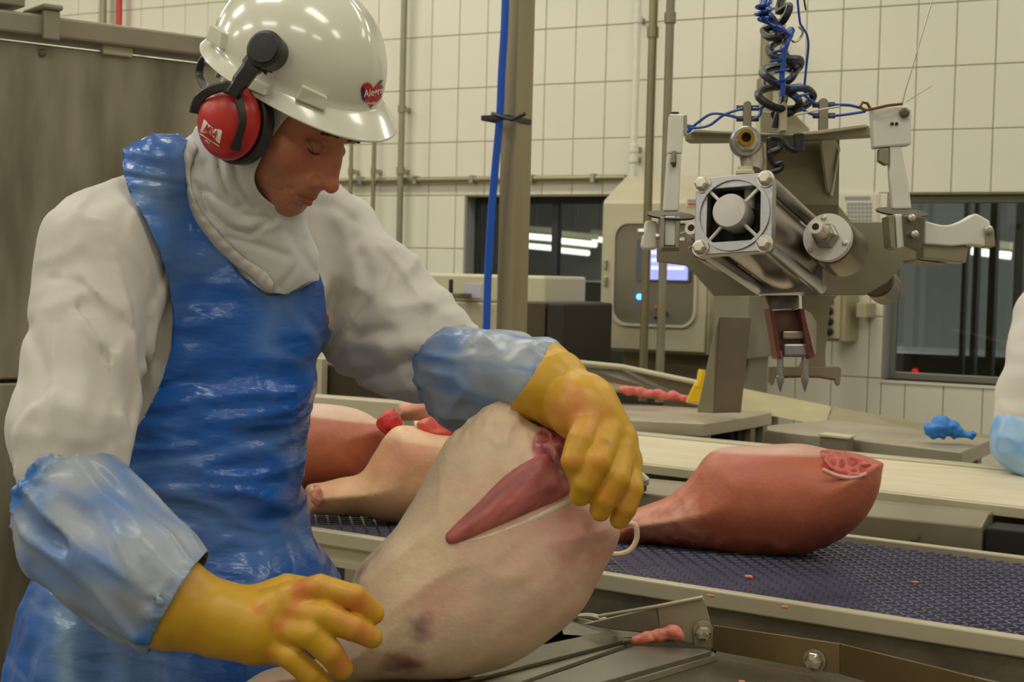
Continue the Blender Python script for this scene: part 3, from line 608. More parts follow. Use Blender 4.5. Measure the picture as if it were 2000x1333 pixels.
# main plates
ZP = 2.95
M['mplate'] = mat('machine_plate', (156, 148, 124), .4, .4, var=.12, vscale=7, rvar=.1)
plate(MB(), [(1283, 468), (1283, 512), (1340, 519), (1352, 530), (1395, 578), (1510, 578), (1690, 577), (1733, 552), (1766, 517), (1822, 508), (1850, 478), (1806, 434), (1664, 433), (1636, 398), (1500, 398), (1380, 440)], ZP, .008).build('base_plate', M['mplate'], gt, bevel=.002)
plate(MB(), [(1496, 262), (1640, 268), (1638, 440), (1500, 440)], ZP-.0, .0078).build('upright_plate', mat('upright_steel', (144, 134, 104), .4, .4, var=.2, vscale=5), gt, bevel=.001)
MB().prism([P(1597, 258, 2.86), P(1634, 282, 2.95), P(1637, 292, 2.95), P(1622, 384, 2.95), P(1612, 376, 2.94)], RT*.005).build('gusset', M['mplate'], gt, bevel=.001)
MB().tube([P(1597, 258, 2.855), P(1632, 279, 2.945), P(1638, 296, 2.945), P(1624, 383, 2.945)], .0028, 6).build('gusset_edge', M['bolt'], gt, smooth=True)
plate(MB(), [(1340, 262), (1352, 256), (1500, 263), (1595, 259), (1688, 245), (1708, 252), (1708, 266), (1600, 272), (1500, 276), (1352, 277), (1342, 272)], 2.84, .03).build('top_bar', M['mplate'], gt, bevel=.002)
plate(MB(), [(1355, 253), (1540, 262), (1690, 243), (1700, 247), (1600, 261), (1540, 265), (1352, 258)], 2.82, .12).build('top_flange', M['grey_paint'], gt, bevel=.001)
plate(MB(), [(1484, 216), (1530, 220), (1555, 224), (1582, 250), (1582, 262), (1484, 262)], 2.88, .05).build('centre_block', M['cream_metal'], gt, bevel=.003)
plate(MB(), [(1526, 202), (1532, 197), (1538, 202), (1538, 256), (1524, 256)], 2.80, .03).build('lug', M['grey_paint'], gt, bevel=.002)
def bracket(x, y0, y1, w, Z):
    pts = [(x-w, y1), (x-w, y0+w)]+[(x-w*math.cos(math.pi*k/6), y0+w-w*math.sin(math.pi*k/6)) for k in range(1, 6)]+[(x+w, y0+w), (x+w, y1)]
    o = plate(MB(), pts, Z, .012).build('tube_bracket', M['mplate'], gt, bevel=.001)
    for yy in (y0+14, y0+35):
        q = P(x, yy, Z+.006); MB().cyl(q-RT*.021, q+RT*.021, .0055, 8).build('tube_fitting', M['black'], gt, smooth=True)
bracket(1460, 197, 262, 8, 2.83); bracket(1609, 191, 262, 9, 2.83)
# valve elbow with brass nut
q = P(1458, 276, 2.72)
MB().lathe(q+AW*.05, -AW, [(0, .022), (.03, .029), (.045, .029), (.05, .026), (.05, .02)], 28).build('valve_body', M['alu'], gt, smooth=True)
MB().lathe(q-AW*.0+RT*.001, -AW, [(0, .021), (.004, .021), (.012, .019)], 6).build('hex_collar', M['bolt'], gt, bevel=.001)
r1 = [q-AW*.012+RT*(.0155*math.cos(2*math.pi*k/18)-.004)+UP*(.0155*math.sin(2*math.pi*k/18)+.004) for k in range(18)]; r2 = [q-AW*.012+RT*(.009*math.cos(2*math.pi*k/18)-.004)+UP*(.009*math.sin(2*math.pi*k/18)+.004) for k in range(18)]
MB().ring_plate(r1, r2, -AW*.012).build('brass_nut', M['brass'], gt, smooth=True, label='brass nut')
MB().prism([p_-AW*.001 for p_ in r2], AW*.008).build('port', M['dark'], gt)
MB().tube([P(1466, 285, 2.75), P(1470, 318, 2.74), P(1470, 340, 2.72)], [.024, .022, .019], 18).build('valve_neck', M['steel_dull'], gt, smooth=True)
MB().lathe(P(1455, 352, 2.68), UP, [(0, .0145), (.01, .0145), (.011, .017), (.016, .017), (.018, .014), (.024, .014)], 18).build('threaded_fitting', M['cream_metal'], gt, smooth=True)
# side actuators
def actuator(c, Z, rr, s, L_, lab):
    q = P(*c, Z); a = AX
    MB().lathe(q+a*.05, a, [(0, .046*s), (.012, .048*s), (L_, .048*s), (L_+.001, .03*s)], 32).build('side_cylinder', M['tube_dark'], gt, smooth=True)
    fl = MB().lathe(q+a*.03, a, [(0, .030*s), (.0, .044*s), (.018, .044*s), (.02, .03*s)], 36).build('white_flange', M['white_nyl'], gt, smooth=True)
    for k in range(3):
        an = math.radians(20+120*k); e1 = np.cross(a, UP); e1 /= np.linalg.norm(e1); e2 = np.cross(a, e1)
        MB().lathe(q+a*.03+(e1*math.cos(an)+e2*math.sin(an))*.037*s, -a, [(0, .005), (.004, .005), (.006, .003)], 8).build('screw', M['bolt'], fl)
    MB().lathe(q, a, [(-.0, .017), (.012, .02), (.014, .024), (.03, .024), (.032, .028), (.036, .028)], 6).build('hex_nut', M['steel'], gt, bevel=.001)
    MB().lathe(q-a*.004, a, [(0, .014), (.02, .017)], 20).build('collar', M['steel'], gt, smooth=True)
    MB().lathe(q-a*.045, a, [(0, .007), (0, .0125), (.018, .0135), (.04, .0135)], 20).build('nozzle', M['bolt'], gt, smooth=True)
    MB().lathe(q-a*.0455, a, [(0, .0065), (.004, .0065)], 14).build('nozzle_bore', M['dark'], gt)
actuator((1606, 455), 2.68, 1, 1, .10, '')
actuator((1366, 457), 2.74, 1, .86, .09, '')
MB().lathe(P(1712, 548, 2.99), AX, [(0, .03), (.004, .034), (.08, .034)], 24).build('rear_motor', M['steel_dark'], gt, smooth=True)
# left handle
MB().prism([P(1308, 222, 2.72), P(1335, 223, 2.72), P(1333, 300, 2.72), P(1304, 300, 2.72)], AW*.025).build('left_handle_top', M['white_nyl'], gt, bevel=.003)
MB().prism([P(1304, 300, 2.722), P(1331, 300, 2.722), P(1326, 412, 2.722), P(1296, 412, 2.722)], AW*.02).build('left_handle', M['white_nyl'], gt, bevel=.003)
MB().prism([P(1337, 225, 2.73), P(1342, 225, 2.73), P(1342, 262, 2.73), P(1337, 262, 2.73)], AW*.02).build('handle_plate', M['steel'], gt)
MB().tube([P(1317, 296, 2.716), P(1315, 318, 2.71), P(1317, 326, 2.715)], [.004, .006, .003], 8).build('trigger', M['steel_dark'], gt, smooth=True)
MB().lathe(P(1318, 222, 2.735), UP, [(0, .008), (.002, .008)], 12).build('cap_screw', M['disc'], gt)
nD = dirc(.06, 1, -.26)
def disc(c, Z, r): MB().lathe(P(*c, Z), nD, [(-.0015, .002), (-.0015, r), (.0015, r), (.0015, .002)], 36).build('guard_disc', M['disc'], gt, smooth=True)
disc((1310, 421), 2.74, .0445); disc((1762, 415), 2.76, .048)
for dx in (0, 30): MB().prism([P(1290+dx, 424, 2.70), P(1299+dx, 424, 2.70), P(1297+dx, 488, 2.70), P(1289+dx, 488, 2.70)], AW*.045).build('bracket_cheek', M['steel'], gt, bevel=.001)
MB().prism([P(1299, 422, 2.705), P(1320, 422, 2.705), P(1319, 480, 2.705), P(1298, 480, 2.705)], AW*.03).build('handle_foot', M['white_nyl'], gt, bevel=.002)
MB().prism([P(1290, 482, 2.70), P(1326, 482, 2.70), P(1326, 491, 2.70), P(1292, 491, 2.70)], AW*.045).build('bracket_base', M['steel_dark'], gt, bevel=.001)
MB().prism([P(1262, 430, 2.74), P(1284, 432, 2.74), P(1284, 486, 2.74), P(1256, 487, 2.74), P(1253, 478, 2.74)], AW*.03).build('stop_block', M['white_nyl'], gt, bevel=.004)
for c in ((1253, 453), (1287, 462), (1331, 443), (1331, 470)): MB().lathe(P(*c, 2.72), -RT if c[0] < 1300 else RT, [(-.004, .006), (.006, .006), (.008, .003)], 8).build('bolt', M['bolt'], gt)
# right handle
MB().prism([P(1703, 207, 2.72), P(1772, 205, 2.72), P(1781, 212, 2.72), P(1781, 283, 2.72), P(1708, 289, 2.72)], AW*.03).build('right_handle_top', M['white_nyl'], gt, bevel=.004)
MB().prism([P(1738, 286, 2.724), P(1760, 285, 2.724), P(1774, 350, 2.724), P(1781, 408, 2.724), P(1744, 408, 2.724), P(1738, 340, 2.724)], AW*.02).build('right_handle', M['white_nyl'], gt, bevel=.003)
MB().prism([P(1718, 290, 2.722), P(1737, 290, 2.722), P(1737, 322, 2.722), P(1730, 322, 2.722), P(1717, 314, 2.722)], AW*.02).build('trigger', M['steel_dull'], gt, bevel=.002)
for c in ((1742, 242), (1751, 242)): MB().lathe(P(*c, 2.719), -AW, [(-.002, .003), (.002, .003)], 10).build('screw', M['disc'], gt)
MB().lathe(P(1766, 221, 2.716), -AW, [(-.002, .009), (.004, .009), (.006, .005)], 12).build('pivot_bolt', M['steel_dark'], gt)
MB().tube([P(1700, 213, 2.72), P(1694, 202, 2.72), P(1685, 200, 2.72), P(1680, 208, 2.72), P(1688, 216, 2.72), P(1699, 214, 2.71), P(1735, 206, 2.70), P(1762, 203, 2.71)], .0028, 8).build('wire_loop', mat('rusty_wire', (120, 86, 48), .5, .6), gt, smooth=True)
MB().prism([P(1735, 422, 2.70), P(1747, 420, 2.70), P(1750, 488, 2.70), P(1740, 482, 2.70)], AW*.05).build('bracket_cheek', M['steel_dull'], gt, bevel=.001)
MB().prism([P(1748, 418, 2.705), P(1762, 418, 2.705), P(1768, 482, 2.705), P(1752, 486, 2.705)], AW*.03).build('handle_foot', M['white_nyl'], gt, bevel=.002)
MB().prism([P(1764, 420, 2.695), P(1806, 424, 2.72), P(1804, 478, 2.72), P(1795, 492, 2.715), P(1768, 480, 2.695)], AW*.02).build('bracket_side', M['steel_dark'], gt, bevel=.002)
for c in ((1780, 426), (1786, 458)): MB().lathe(P(*c, 2.70), -AW, [(-.004, .007), (.006, .007), (.009, .003)], 10).build('bolt', M['bolt'], gt, smooth=True)
cp = catmull([(1806, 431), (1845, 440), (1878, 432), (1904, 417)], 6)+[(1910, 418), (1934, 432), (1936, 452), (1926, 482), (1895, 478), (1860, 481), (1806, 477)]
MB().prism([P(x, y, 2.74) for x, y in cp], AW*.035).build('cam_handle', M['white_nyl'], gt, bevel=.004)
MB().prism([P(1924, 443, 2.735), P(1942, 447, 2.735), P(1945, 482, 2.735), P(1926, 483, 2.735)], AW*.045).build('handle_end_cap', M['mplate'], gt, bevel=.002)
MB().lathe(P(1930, 449, 2.734), -AW, [(-.002, .008), (.005, .008), (.008, .004)], 12).build('bolt', M['bolt'], gt, smooth=True)
MB().prism([P(1803, 474, 2.75), P(1892, 482, 2.75), P(1887, 514, 2.75), P(1803, 505, 2.75)], AW*.05).build('handle_arm', M['mplate'], gt, bevel=.002)
MB().prism([P(1790, 505, 2.78), P(1803, 506, 2.78), P(1850, 516, 2.78), P(1795, 509, 2.78)], AW*.1).build('arm_web', M['steel_dark'], gt)
# lower claw
MB().prism([P(1492, 577, 2.80), P(1562, 577, 2.80), P(1562, 604, 2.78), P(1550, 608, 2.78), P(1505, 608, 2.78)], AW*.06).build('claw_neck', M['steel'], gt, bevel=.004)
MB().prism([P(1503, 604, 2.76), P(1508, 603, 2.76), P(1528, 702, 2.76), P(1519, 702, 2.76)], AW*.06).build('claw_cheek', M['meat_red_edge'], gt, bevel=.001)
MB().prism([P(1562, 603, 2.76), P(1569, 603, 2.76), P(1592, 696, 2.76), P(1580, 702, 2.76)], AW*.06).build('claw_cheek', M['meat_red_edge'], gt, bevel=.001)
MB().prism([P(1570, 604, 2.77), P(1584, 612, 2.80), P(1595, 630, 2.82), P(1594, 690, 2.82), P(1588, 700, 2.78)], AW*.004).build('claw_side', M['steel'], gt)
MB().prism([P(1510, 606, 2.80), P(1562, 606, 2.80), P(1580, 698, 2.80), P(1527, 698, 2.80)], AW*.01).build('claw_back', mat('smeared_steel', (120, 92, 80), .38, .6, var=.4, vscale=30), gt)
MB().obox(P(1550, 655, 2.79), RT*.022, UP*.008, AW*.008).build('claw_block', M['steel'], gt, bevel=.003)
MB().obox(P(1556, 684, 2.785), RT*.026, UP*.012, AW*.012).build('claw_foot', M['alu'], gt, bevel=.004)
for x in (1524, 1572): MB().lathe(P(x, 698, 2.785), -UP, [(-.012, .0062), (.035, .0062), (.036, .0072), (.046, .0072), (.066, .0005)], 14).build('spike', M['alu'], gt, smooth=True, angle=30)
plate(MB(), [(1567, 577), (1636, 577), (1630, 584), (1621, 600), (1612, 690), (1613, 716), (1560, 716), (1572, 690)], 2.93, .01).build('t_stem', M['mplate'], gt, bevel=.001)
plate(MB(), [(1501, 716), (1640, 716), (1644, 722), (1641, 752), (1636, 755), (1632, 750), (1630, 741), (1590, 736), (1550, 736), (1515, 737), (1512, 750), (1507, 754), (1500, 744)], 2.925, .012).build('claw_crossbar', M['steel_dull'], gt, bevel=.002)
MB().tube([P(1516, 738, 2.923), P(1560, 736, 2.923), P(1600, 737, 2.923), P(1630, 742, 2.923)], .0022, 6).build('red_edge', M['meat_red_edge'], gt, smooth=True)
# tubing on the machine
def tub(pts, r, m, name='air_tube', Z=2.8, par=None, **k):
    pp = [P(q[0], q[1], q[2] if len(q) > 2 else Z) for q in pts]
    return MB().tube(catmull(pp, 6), r, 8).build(name, m, gt if par is None else par, smooth=True, **k)
tub([(1450, 212), (1415, 224), (1385, 245), (1352, 250), (1336, 246)], .0027, M['bluehose'])
tub([(1450, 233), (1425, 226), (1392, 222), (1365, 238), (1337, 262)], .0027, M['bluehose'])
tub([(1336, 244), (1352, 248), (1344, 258), (1334, 256)], .0025, M['bluehose'])
tub([(1470, 212), (1486, 211), (1496, 205)], .0027, M['bluehose'])
tub([(1470, 233), (1483, 226), (1488, 210)], .0027, M['bluehose'])
tub([(1620, 205), (1660, 206), (1690, 214)], .0027, M['bluehose'])
tub([(1620, 227), (1650, 224), (1690, 218)], .0027, M['bluehose'])
tub([(1598, 205), (1585, 198), (1572, 186)], .0027, M['bluehose'])
tub([(1598, 227), (1578, 220), (1560, 208)], .0027, M['bluehose'])
tub([(1506, 268), (1524, 272), (1524, 290), (1505, 300), (1512, 320), (1526, 318), (1524, 330), (1500, 338)], .0062, M['rubber'], 'black_hose', 2.76)
tub([(1528, 276), (1542, 290), (1556, 292), (1562, 278)], .0062, M['rubber'], 'black_hose', 2.8)
for c in ((1507, 283), (1560, 275)): MB().lathe(P(*c, 2.8), UP, [(-.02, .010), (.012, .010), (.014, .007)], 14).build('hose_connector', M['black'], gt, smooth=True)
tub([(1552, 225), (1600, 215), (1640, 208)], .002, M['cream_metal'], 'cable_tie_tail', 2.76)
# hoses and wires coming down from the ceiling
th_ = thing('coiled_hose', P(1532, 222, 2.84), 'thick black coiled air hose hanging down to the gripper machine', 'hose')
def coil(turn, label=None):
    pts = [];
    for q in turn: pts.append(P(q[0], q[1], q[2]))
    return catmull(pts, 8)
hp = [(1528, -40, 2.84), (1494, 10, 2.80), (1512, 45, 2.78), (1492, 58, 2.82), (1502, 72, 2.78), (1525, 70, 2.76), (1545, 60, 2.82), (1520, 80, 2.86), (1502, 95, 2.82), (1515, 112, 2.78), (1540, 115, 2.78), (1563, 118, 2.82), (1555, 135, 2.86), (1520, 130, 2.86), (1490, 138, 2.82), (1500, 152, 2.78), (1535, 172, 2.78), (1570, 172, 2.82), (1588, 188, 2.86), (1565, 210, 2.84), (1520, 212, 2.80), (1484, 192, 2.80), (1488, 176, 2.84), (1530, 170, 2.87), (1530, 200, 2.84), (1520, 225, 2.83), (1515, 250, 2.83)]
MB().tube(coil(hp), .0078, 10).build('hose_run', M['rubber'], th_, smooth=True)
th2 = thing('coiled_hose', P(1545, 222, 2.9), 'second black hose crossing inside the coil above the gripper machine', 'hose')
hp = [(1540, -40, 2.86), (1520, 20, 2.84), (1542, 12, 2.80), (1530, 40, 2.80), (1510, 50, 2.86), (1535, 75, 2.84), (1532, 100, 2.80), (1548, 128, 2.80), (1562, 120, 2.86), (1548, 150, 2.80), (1528, 170, 2.80), (1555, 190, 2.80), (1560, 205, 2.80), (1540, 222, 2.84), (1512, 222, 2.84), (1530, 246, 2.84)]
MB().tube(coil(hp), .0072, 10).build('hose_run', M['rubber'], th2, smooth=True)
th3 = thing('blue_tube_bundle', P(1530, 150, 2.78), 'tangle of thin blue air tubes twisted round the black coiled hoses', 'tubes')
for k in range(5):
    pts = [P(1492+k*4+rng.uniform(-3, 3), -30, 2.78)]; 
    for j in range(9):
        pts.append(P(1486+12*math.sin(j*1.9+k*.9)+k*3.4, 4+j*4+k, 2.74+.03*math.cos(j*1.9+k)))
    pts += [P(1510+k*4, 52, 2.75), P(1530+k*3, 60+k*2, 2.75), P(1548, 56+k, 2.76), P(1546, 72, 2.75)]
    MB().tube(catmull(pts, 5), .0028, 6).build('air_tube', M['bluehose'], th3, smooth=True)
for wv in (0, 1): 
    pts = [P(1546, 70, 2.75)]+[P(x+wv*3, y, 2.745) for x, y in ((1536, 84), (1530, 104), (1528, 130), (1526, 150), (1528, 168), (1526, 188))]
    MB().tube(catmull(pts, 5), .0034, 6).build('air_tube', M['bluehose'], th3, smooth=True)
pts = [P(x, y, 2.8) for x, y in ((1556, -20), (1562, 40), (1567, 52), (1576, 68), (1579, 90), (1575, 130), (1571, 170))]
MB().tube(catmull(pts, 6), .0024, 6).build('air_tube', M['bluehose'], th3, smooth=True)
pts = [P(x, y, 2.9) for x, y in ((1500, 140), (1494, 155), (1494, 175))]
MB().tube(catmull(pts, 6), .0022, 6).build('air_tube', M['bluehose'], th3, smooth=True)
for (x, y, w) in ((1512, 100, 12), (1508, 118, 13), (1516, 139, 12), (1519, 157, 12), (1548, 172, 11), (1552, 188, 13)):
    MB().tube(catmull([P(x-w*.2, y+2, 2.75), P(x+w, y-1, 2.74), P(x+w*2, y-2-w*.2, 2.76)], 5), .0028, 6).build('cable_tie', M['bluehose'], th3, smooth=True)
MB().tube(catmull([P(1545, 78, 2.8), P(1552, 82, 2.79), P(1562, 76, 2.8), P(1568, 62, 2.8), P(1560, 52, 2.8)], 6), .002, 6).build('steel_ring', M['steel'], th3, smooth=True)
th4 = thing('suspension_wire', P(1762, 203, 2.71), 'thin steel wire rising from the right white handle block', 'wire')
MB().tube([P(1762, 203, 2.71), P(1768, 178, 2.71), P(1800, 70, 2.72), P(1842, -70, 2.73)], .0013, 6).build('wire_run', M['steel'], th4, smooth=True)
MB().tube([P(1768, 200, 2.715), P(1820, 168, 2.72)], .0006, 5).build('loose_strand', M['steel'], th4)
th5 = thing('hanging_cable_end', P(1574, 20, 2.9), 'short black cable end hanging beside the hoses at the top', 'cable')
MB().tube(catmull([P(1562, -60, 2.9), P(1570, -4, 2.9), P(1574, 20, 2.9)], 5), .002, 6).build('cable_run', M['rubber'], th5, smooth=True)
th6 = thing('hanging_rail', P(1530, 230, 3.0), 'steel hanger bar carrying the gripper machine behind the hoses', 'hanger')
MB().tube([P(1525, 250, 2.93), P(1538, -420, 2.95)], .006, 8).build('rod', M['steel'], th6, smooth=True)
q = P(1538, -420, 2.95); MB().cyl(q, (q[0], q[1], 4.2), .006, 8).build('ceiling_rod', M['steel'], th6, smooth=True)
# ------------------------------------------------------------------ front steel work table
ZT = .80
M['table'] = mat('worn_table_steel', (132, 126, 108), .33, .75, var=.3, vscale=7, bump=.05, bscale=70, rvar=.12, col2=(96, 90, 76))
ft = thing('work_table', onz(1250, 1400, 0)*np.array([1, 1, 0]), 'steel work table with sliding plates in front of the blue conveyor', 'table')
slab(MB(), [(1375, 1296), (1410, 1262), (2200, 1420), (2300, 1800), (100, 2100), (150, 1500), (640, 1345), (1000, 1300)], ZT-.012, .012).build('table_top', M['table'], ft, bevel=.002)
def vp(pts, th_, name, m, bev=.0015): # strip with vertices given as (px, py, Z)
    return MB().prism([P(*q) for q in pts], th_).build(name, m, ft, bevel=bev)
def Z_at(x, y, z): q = onz(x, y, z); return float((q-CC)@FW)
# guard strip (left plate), groove, second plate
slab(MB(), [(640, 1352), (1000, 1272), (1190, 1232), (1330, 1246), (1216, 1252), (940, 1322), (760, 1365)], ZT+.004, .006).build('slide_plate', M['table'], ft, bevel=.0015)
slab(MB(), [(760, 1368), (940, 1326), (1218, 1252), (1225, 1258), (1000, 1338), (800, 1390)], ZT-.003, .006).build('groove', M['steel_dull'], ft, bevel=.001)
slab(MB(), [(820, 1400), (1020, 1338), (1240, 1262), (1375, 1268), (1390, 1272), (1130, 1345), (1000, 1400)], ZT+.006, .008).build('slide_plate', mat('plate_cool', (140, 136, 122), .34, .7, var=.2, vscale=9, rvar=.1), ft, bevel=.0015)
slab(MB(), [(1000, 1404), (1135, 1346), (1394, 1272), (1398, 1280), (1140, 1358), (1020, 1414)], ZT-.002, .010).build('plate_edge', M['steel_dull'], ft, bevel=.001)
# raised back strip with bolts
zA = ZT-.002
def up(x, y0, y1, z0=zA):
    q = onz(x, y1, z0); Zq = float((q-CC)@FW); return q, P(x, y0, Zq)
a0, a1 = up(1392, 1222, 1272); b0, b1 = up(1640, 1258, 1318); c0, c1 = up(1900, 1322, 1392); d0, d1_ = up(2150, 1380, 1460)
bs = np.append(nrm*.004, 0)
MB().prism([a0, a1, b1, b0], bs).prism([b0, b1, c1, c0], bs).prism([c0, c1, d1_, d0], bs).build('back_strip', mat('warm_strip', (140, 124, 88), .3, .8, var=.3, vscale=5, rvar=.1), ft, bevel=.001)
for (x, y, zo) in ((1592, 1291, 0), ):
    q = b0+(a0-b0)*.19+np.array([0, 0, .014]); q = q-np.append(nrm*.001, 0)
    MB().lathe(P(x, y, float((q-CC)@FW)), np.append(-nrm, 0), [(0, .017), (.003, .017), (.003, .0145)], 20).build('washer', M['steel_dull'], ft, smooth=True)
    MB().lathe(P(x, y, float((q-CC)@FW)-.003), np.append(-nrm, 0), [(0, .014), (.008, .014), (.012, .01), (.0155, .004)], 6).build('bolt', M['polished'], ft, bevel=.0015)
# hinge bracket block
zf = Z_at(1390, 1262, ZT)
MB().prism([P(1283, 1186, zf+.0), P(1370, 1168, zf+.0), P(1377, 1172, zf), P(1389, 1222, zf), P(1389, 1268, zf), P(1290, 1245, zf)], AW*.01).build('bracket_face', M['mplate'], ft, bevel=.002)
MB().prism([P(1140, 1220, zf+.05), P(1280, 1187, zf), P(1290, 1240, zf), P(1200, 1232, zf+.03)], AW*.008).build('bracket_wing', M['steel_dull'], ft, bevel=.002)
MB().tube([P(1170, 1204, zf+.06), P(1282, 1185, zf-.002), P(1372, 1167, zf-.002)], .003, 6).build('bracket_edge', M['grey_paint'], ft, smooth=True)
tp = [(1357, 1262), (1354, 1225)]+[(1374-20*math.cos(math.pi*k/8), 1234-20*math.sin(math.pi*k/8)) for k in range(1, 8)]+[(1394, 1236), (1395, 1268)]
MB().prism([P(x, y, zf-.012) for x, y in tp], AW*.008).build('hinge_tab', M['mplate'], ft, bevel=.0015)
MB().lathe(P(1371, 1236, zf-.012), -AW+RT*.1, [(0, .0125), (.004, .0125), (.010, .012), (.014, .008), (.015, .003)], 6).build('bolt', M['polished'], ft, bevel=.0012)
# guide rails at the left
MB().prism([P(1090, 1205, zf+.16), P(1143, 1212, zf+.13), P(1300, 1243, zf+.02), P(1200, 1247, zf+.02), P(1100, 1240, zf+.08)], AW*.008).build('guide_plate', M['steel_dark'], ft, bevel=.001)
MB().tube([P(1085, 1205, zf+.158), P(1143, 1214, zf+.125), P(1300, 1243, zf+.015)], .003, 6).build('guide_edge', M['grey_paint'], ft, smooth=True)
MB().tube(catmull([P(1100, 1209, zf+.15), P(1140, 1203, zf+.12), P(1170, 1207, zf+.1), P(1205, 1224, zf+.05)], 5), .0045, 6).build('wire_guide', M['grey_paint'], ft, smooth=True)
for (x, y) in ((1480, 1380), (2200, 1600), (900, 1600), (250, 1700)):
    q = onz(x, y, ZT); MB().box((q[0]-.025, q[1]-.025, 0), (q[0]+.025, q[1]+.025, ZT-.024)).build('leg', M['steel_dull'], ft)
# ------------------------------------------------------------------ organic modelling: distance fields turned into meshes (camera-aligned metres: right, up, away)
f32 = np.float32
def K(px, py, Z): return np.array([(px-1000)/FPX*Z, -(py-666.5)/FPX*Z, Z], dtype=f32)
def k2w(q): q = np.asarray(q, float); return CC+q[..., :1]*RT+q[..., 1:2]*UP+q[..., 2:3]*FW
_tab = np.random.RandomState(3).rand(64, 64, 64).astype(f32)*2-1
def vn(p, off=0):
    p = p+f32(off); i = np.floor(p).astype(np.int32); f = p-i; f = f*f*(3-2*f); i &= 63; j = (i+1) & 63
    x0, y0, z0 = i[:, 0], i[:, 1], i[:, 2]; x1, y1, z1 = j[:, 0], j[:, 1], j[:, 2]; fx, fy, fz = f[:, 0], f[:, 1], f[:, 2]
    a = _tab[x0, y0, z0]*(1-fx)+_tab[x1, y0, z0]*fx; b = _tab[x0, y1, z0]*(1-fx)+_tab[x1, y1, z0]*fx
    c = _tab[x0, y0, z1]*(1-fx)+_tab[x1, y0, z1]*fx; d = _tab[x0, y1, z1]*(1-fx)+_tab[x1, y1, z1]*fx
    return (a*(1-fy)+b*fy)*(1-fz)+(c*(1-fy)+d*fy)*fz
def ridge(p, off=0): return 1-2*np.abs(vn(p, off))
def smin(a, b, k): h = np.clip(.5+.5*(b-a)/k, 0, 1); return b*(1-h)+a*h-k*h*(1-h)
def smax(a, b, k): return -smin(-a, -b, k)
def cap(p, a, b, r1, r2=None):
    r2 = r1 if r2 is None else r2; a = np.asarray(a, f32); b = np.asarray(b, f32); d = b-a; q = p-a
    h = np.clip(q@d/max(float(d@d), 1e-9), 0, 1); return np.sqrt(((q-h[:, None]*d)**2).sum(1))-(r1+(r2-r1)*h)
def chain(p, pts, k=.01):
    out = None
    for (a, ra), (b, rb) in zip(pts[:-1], pts[1:]):
        d = cap(p, a, b, ra, rb); out = d if out is None else smin(out, d, k)
    return out
def ell(p, c, r, R=None):
    q = p-np.asarray(c, f32)
    if R is not None: q = q@np.asarray(R, f32).T
    r = np.asarray(r, f32); k0 = np.sqrt(((q/r)**2).sum(1))+1e-6; k1 = np.sqrt(((q/(r*r))**2).sum(1))+1e-6; return k0*(k0-1)/k1
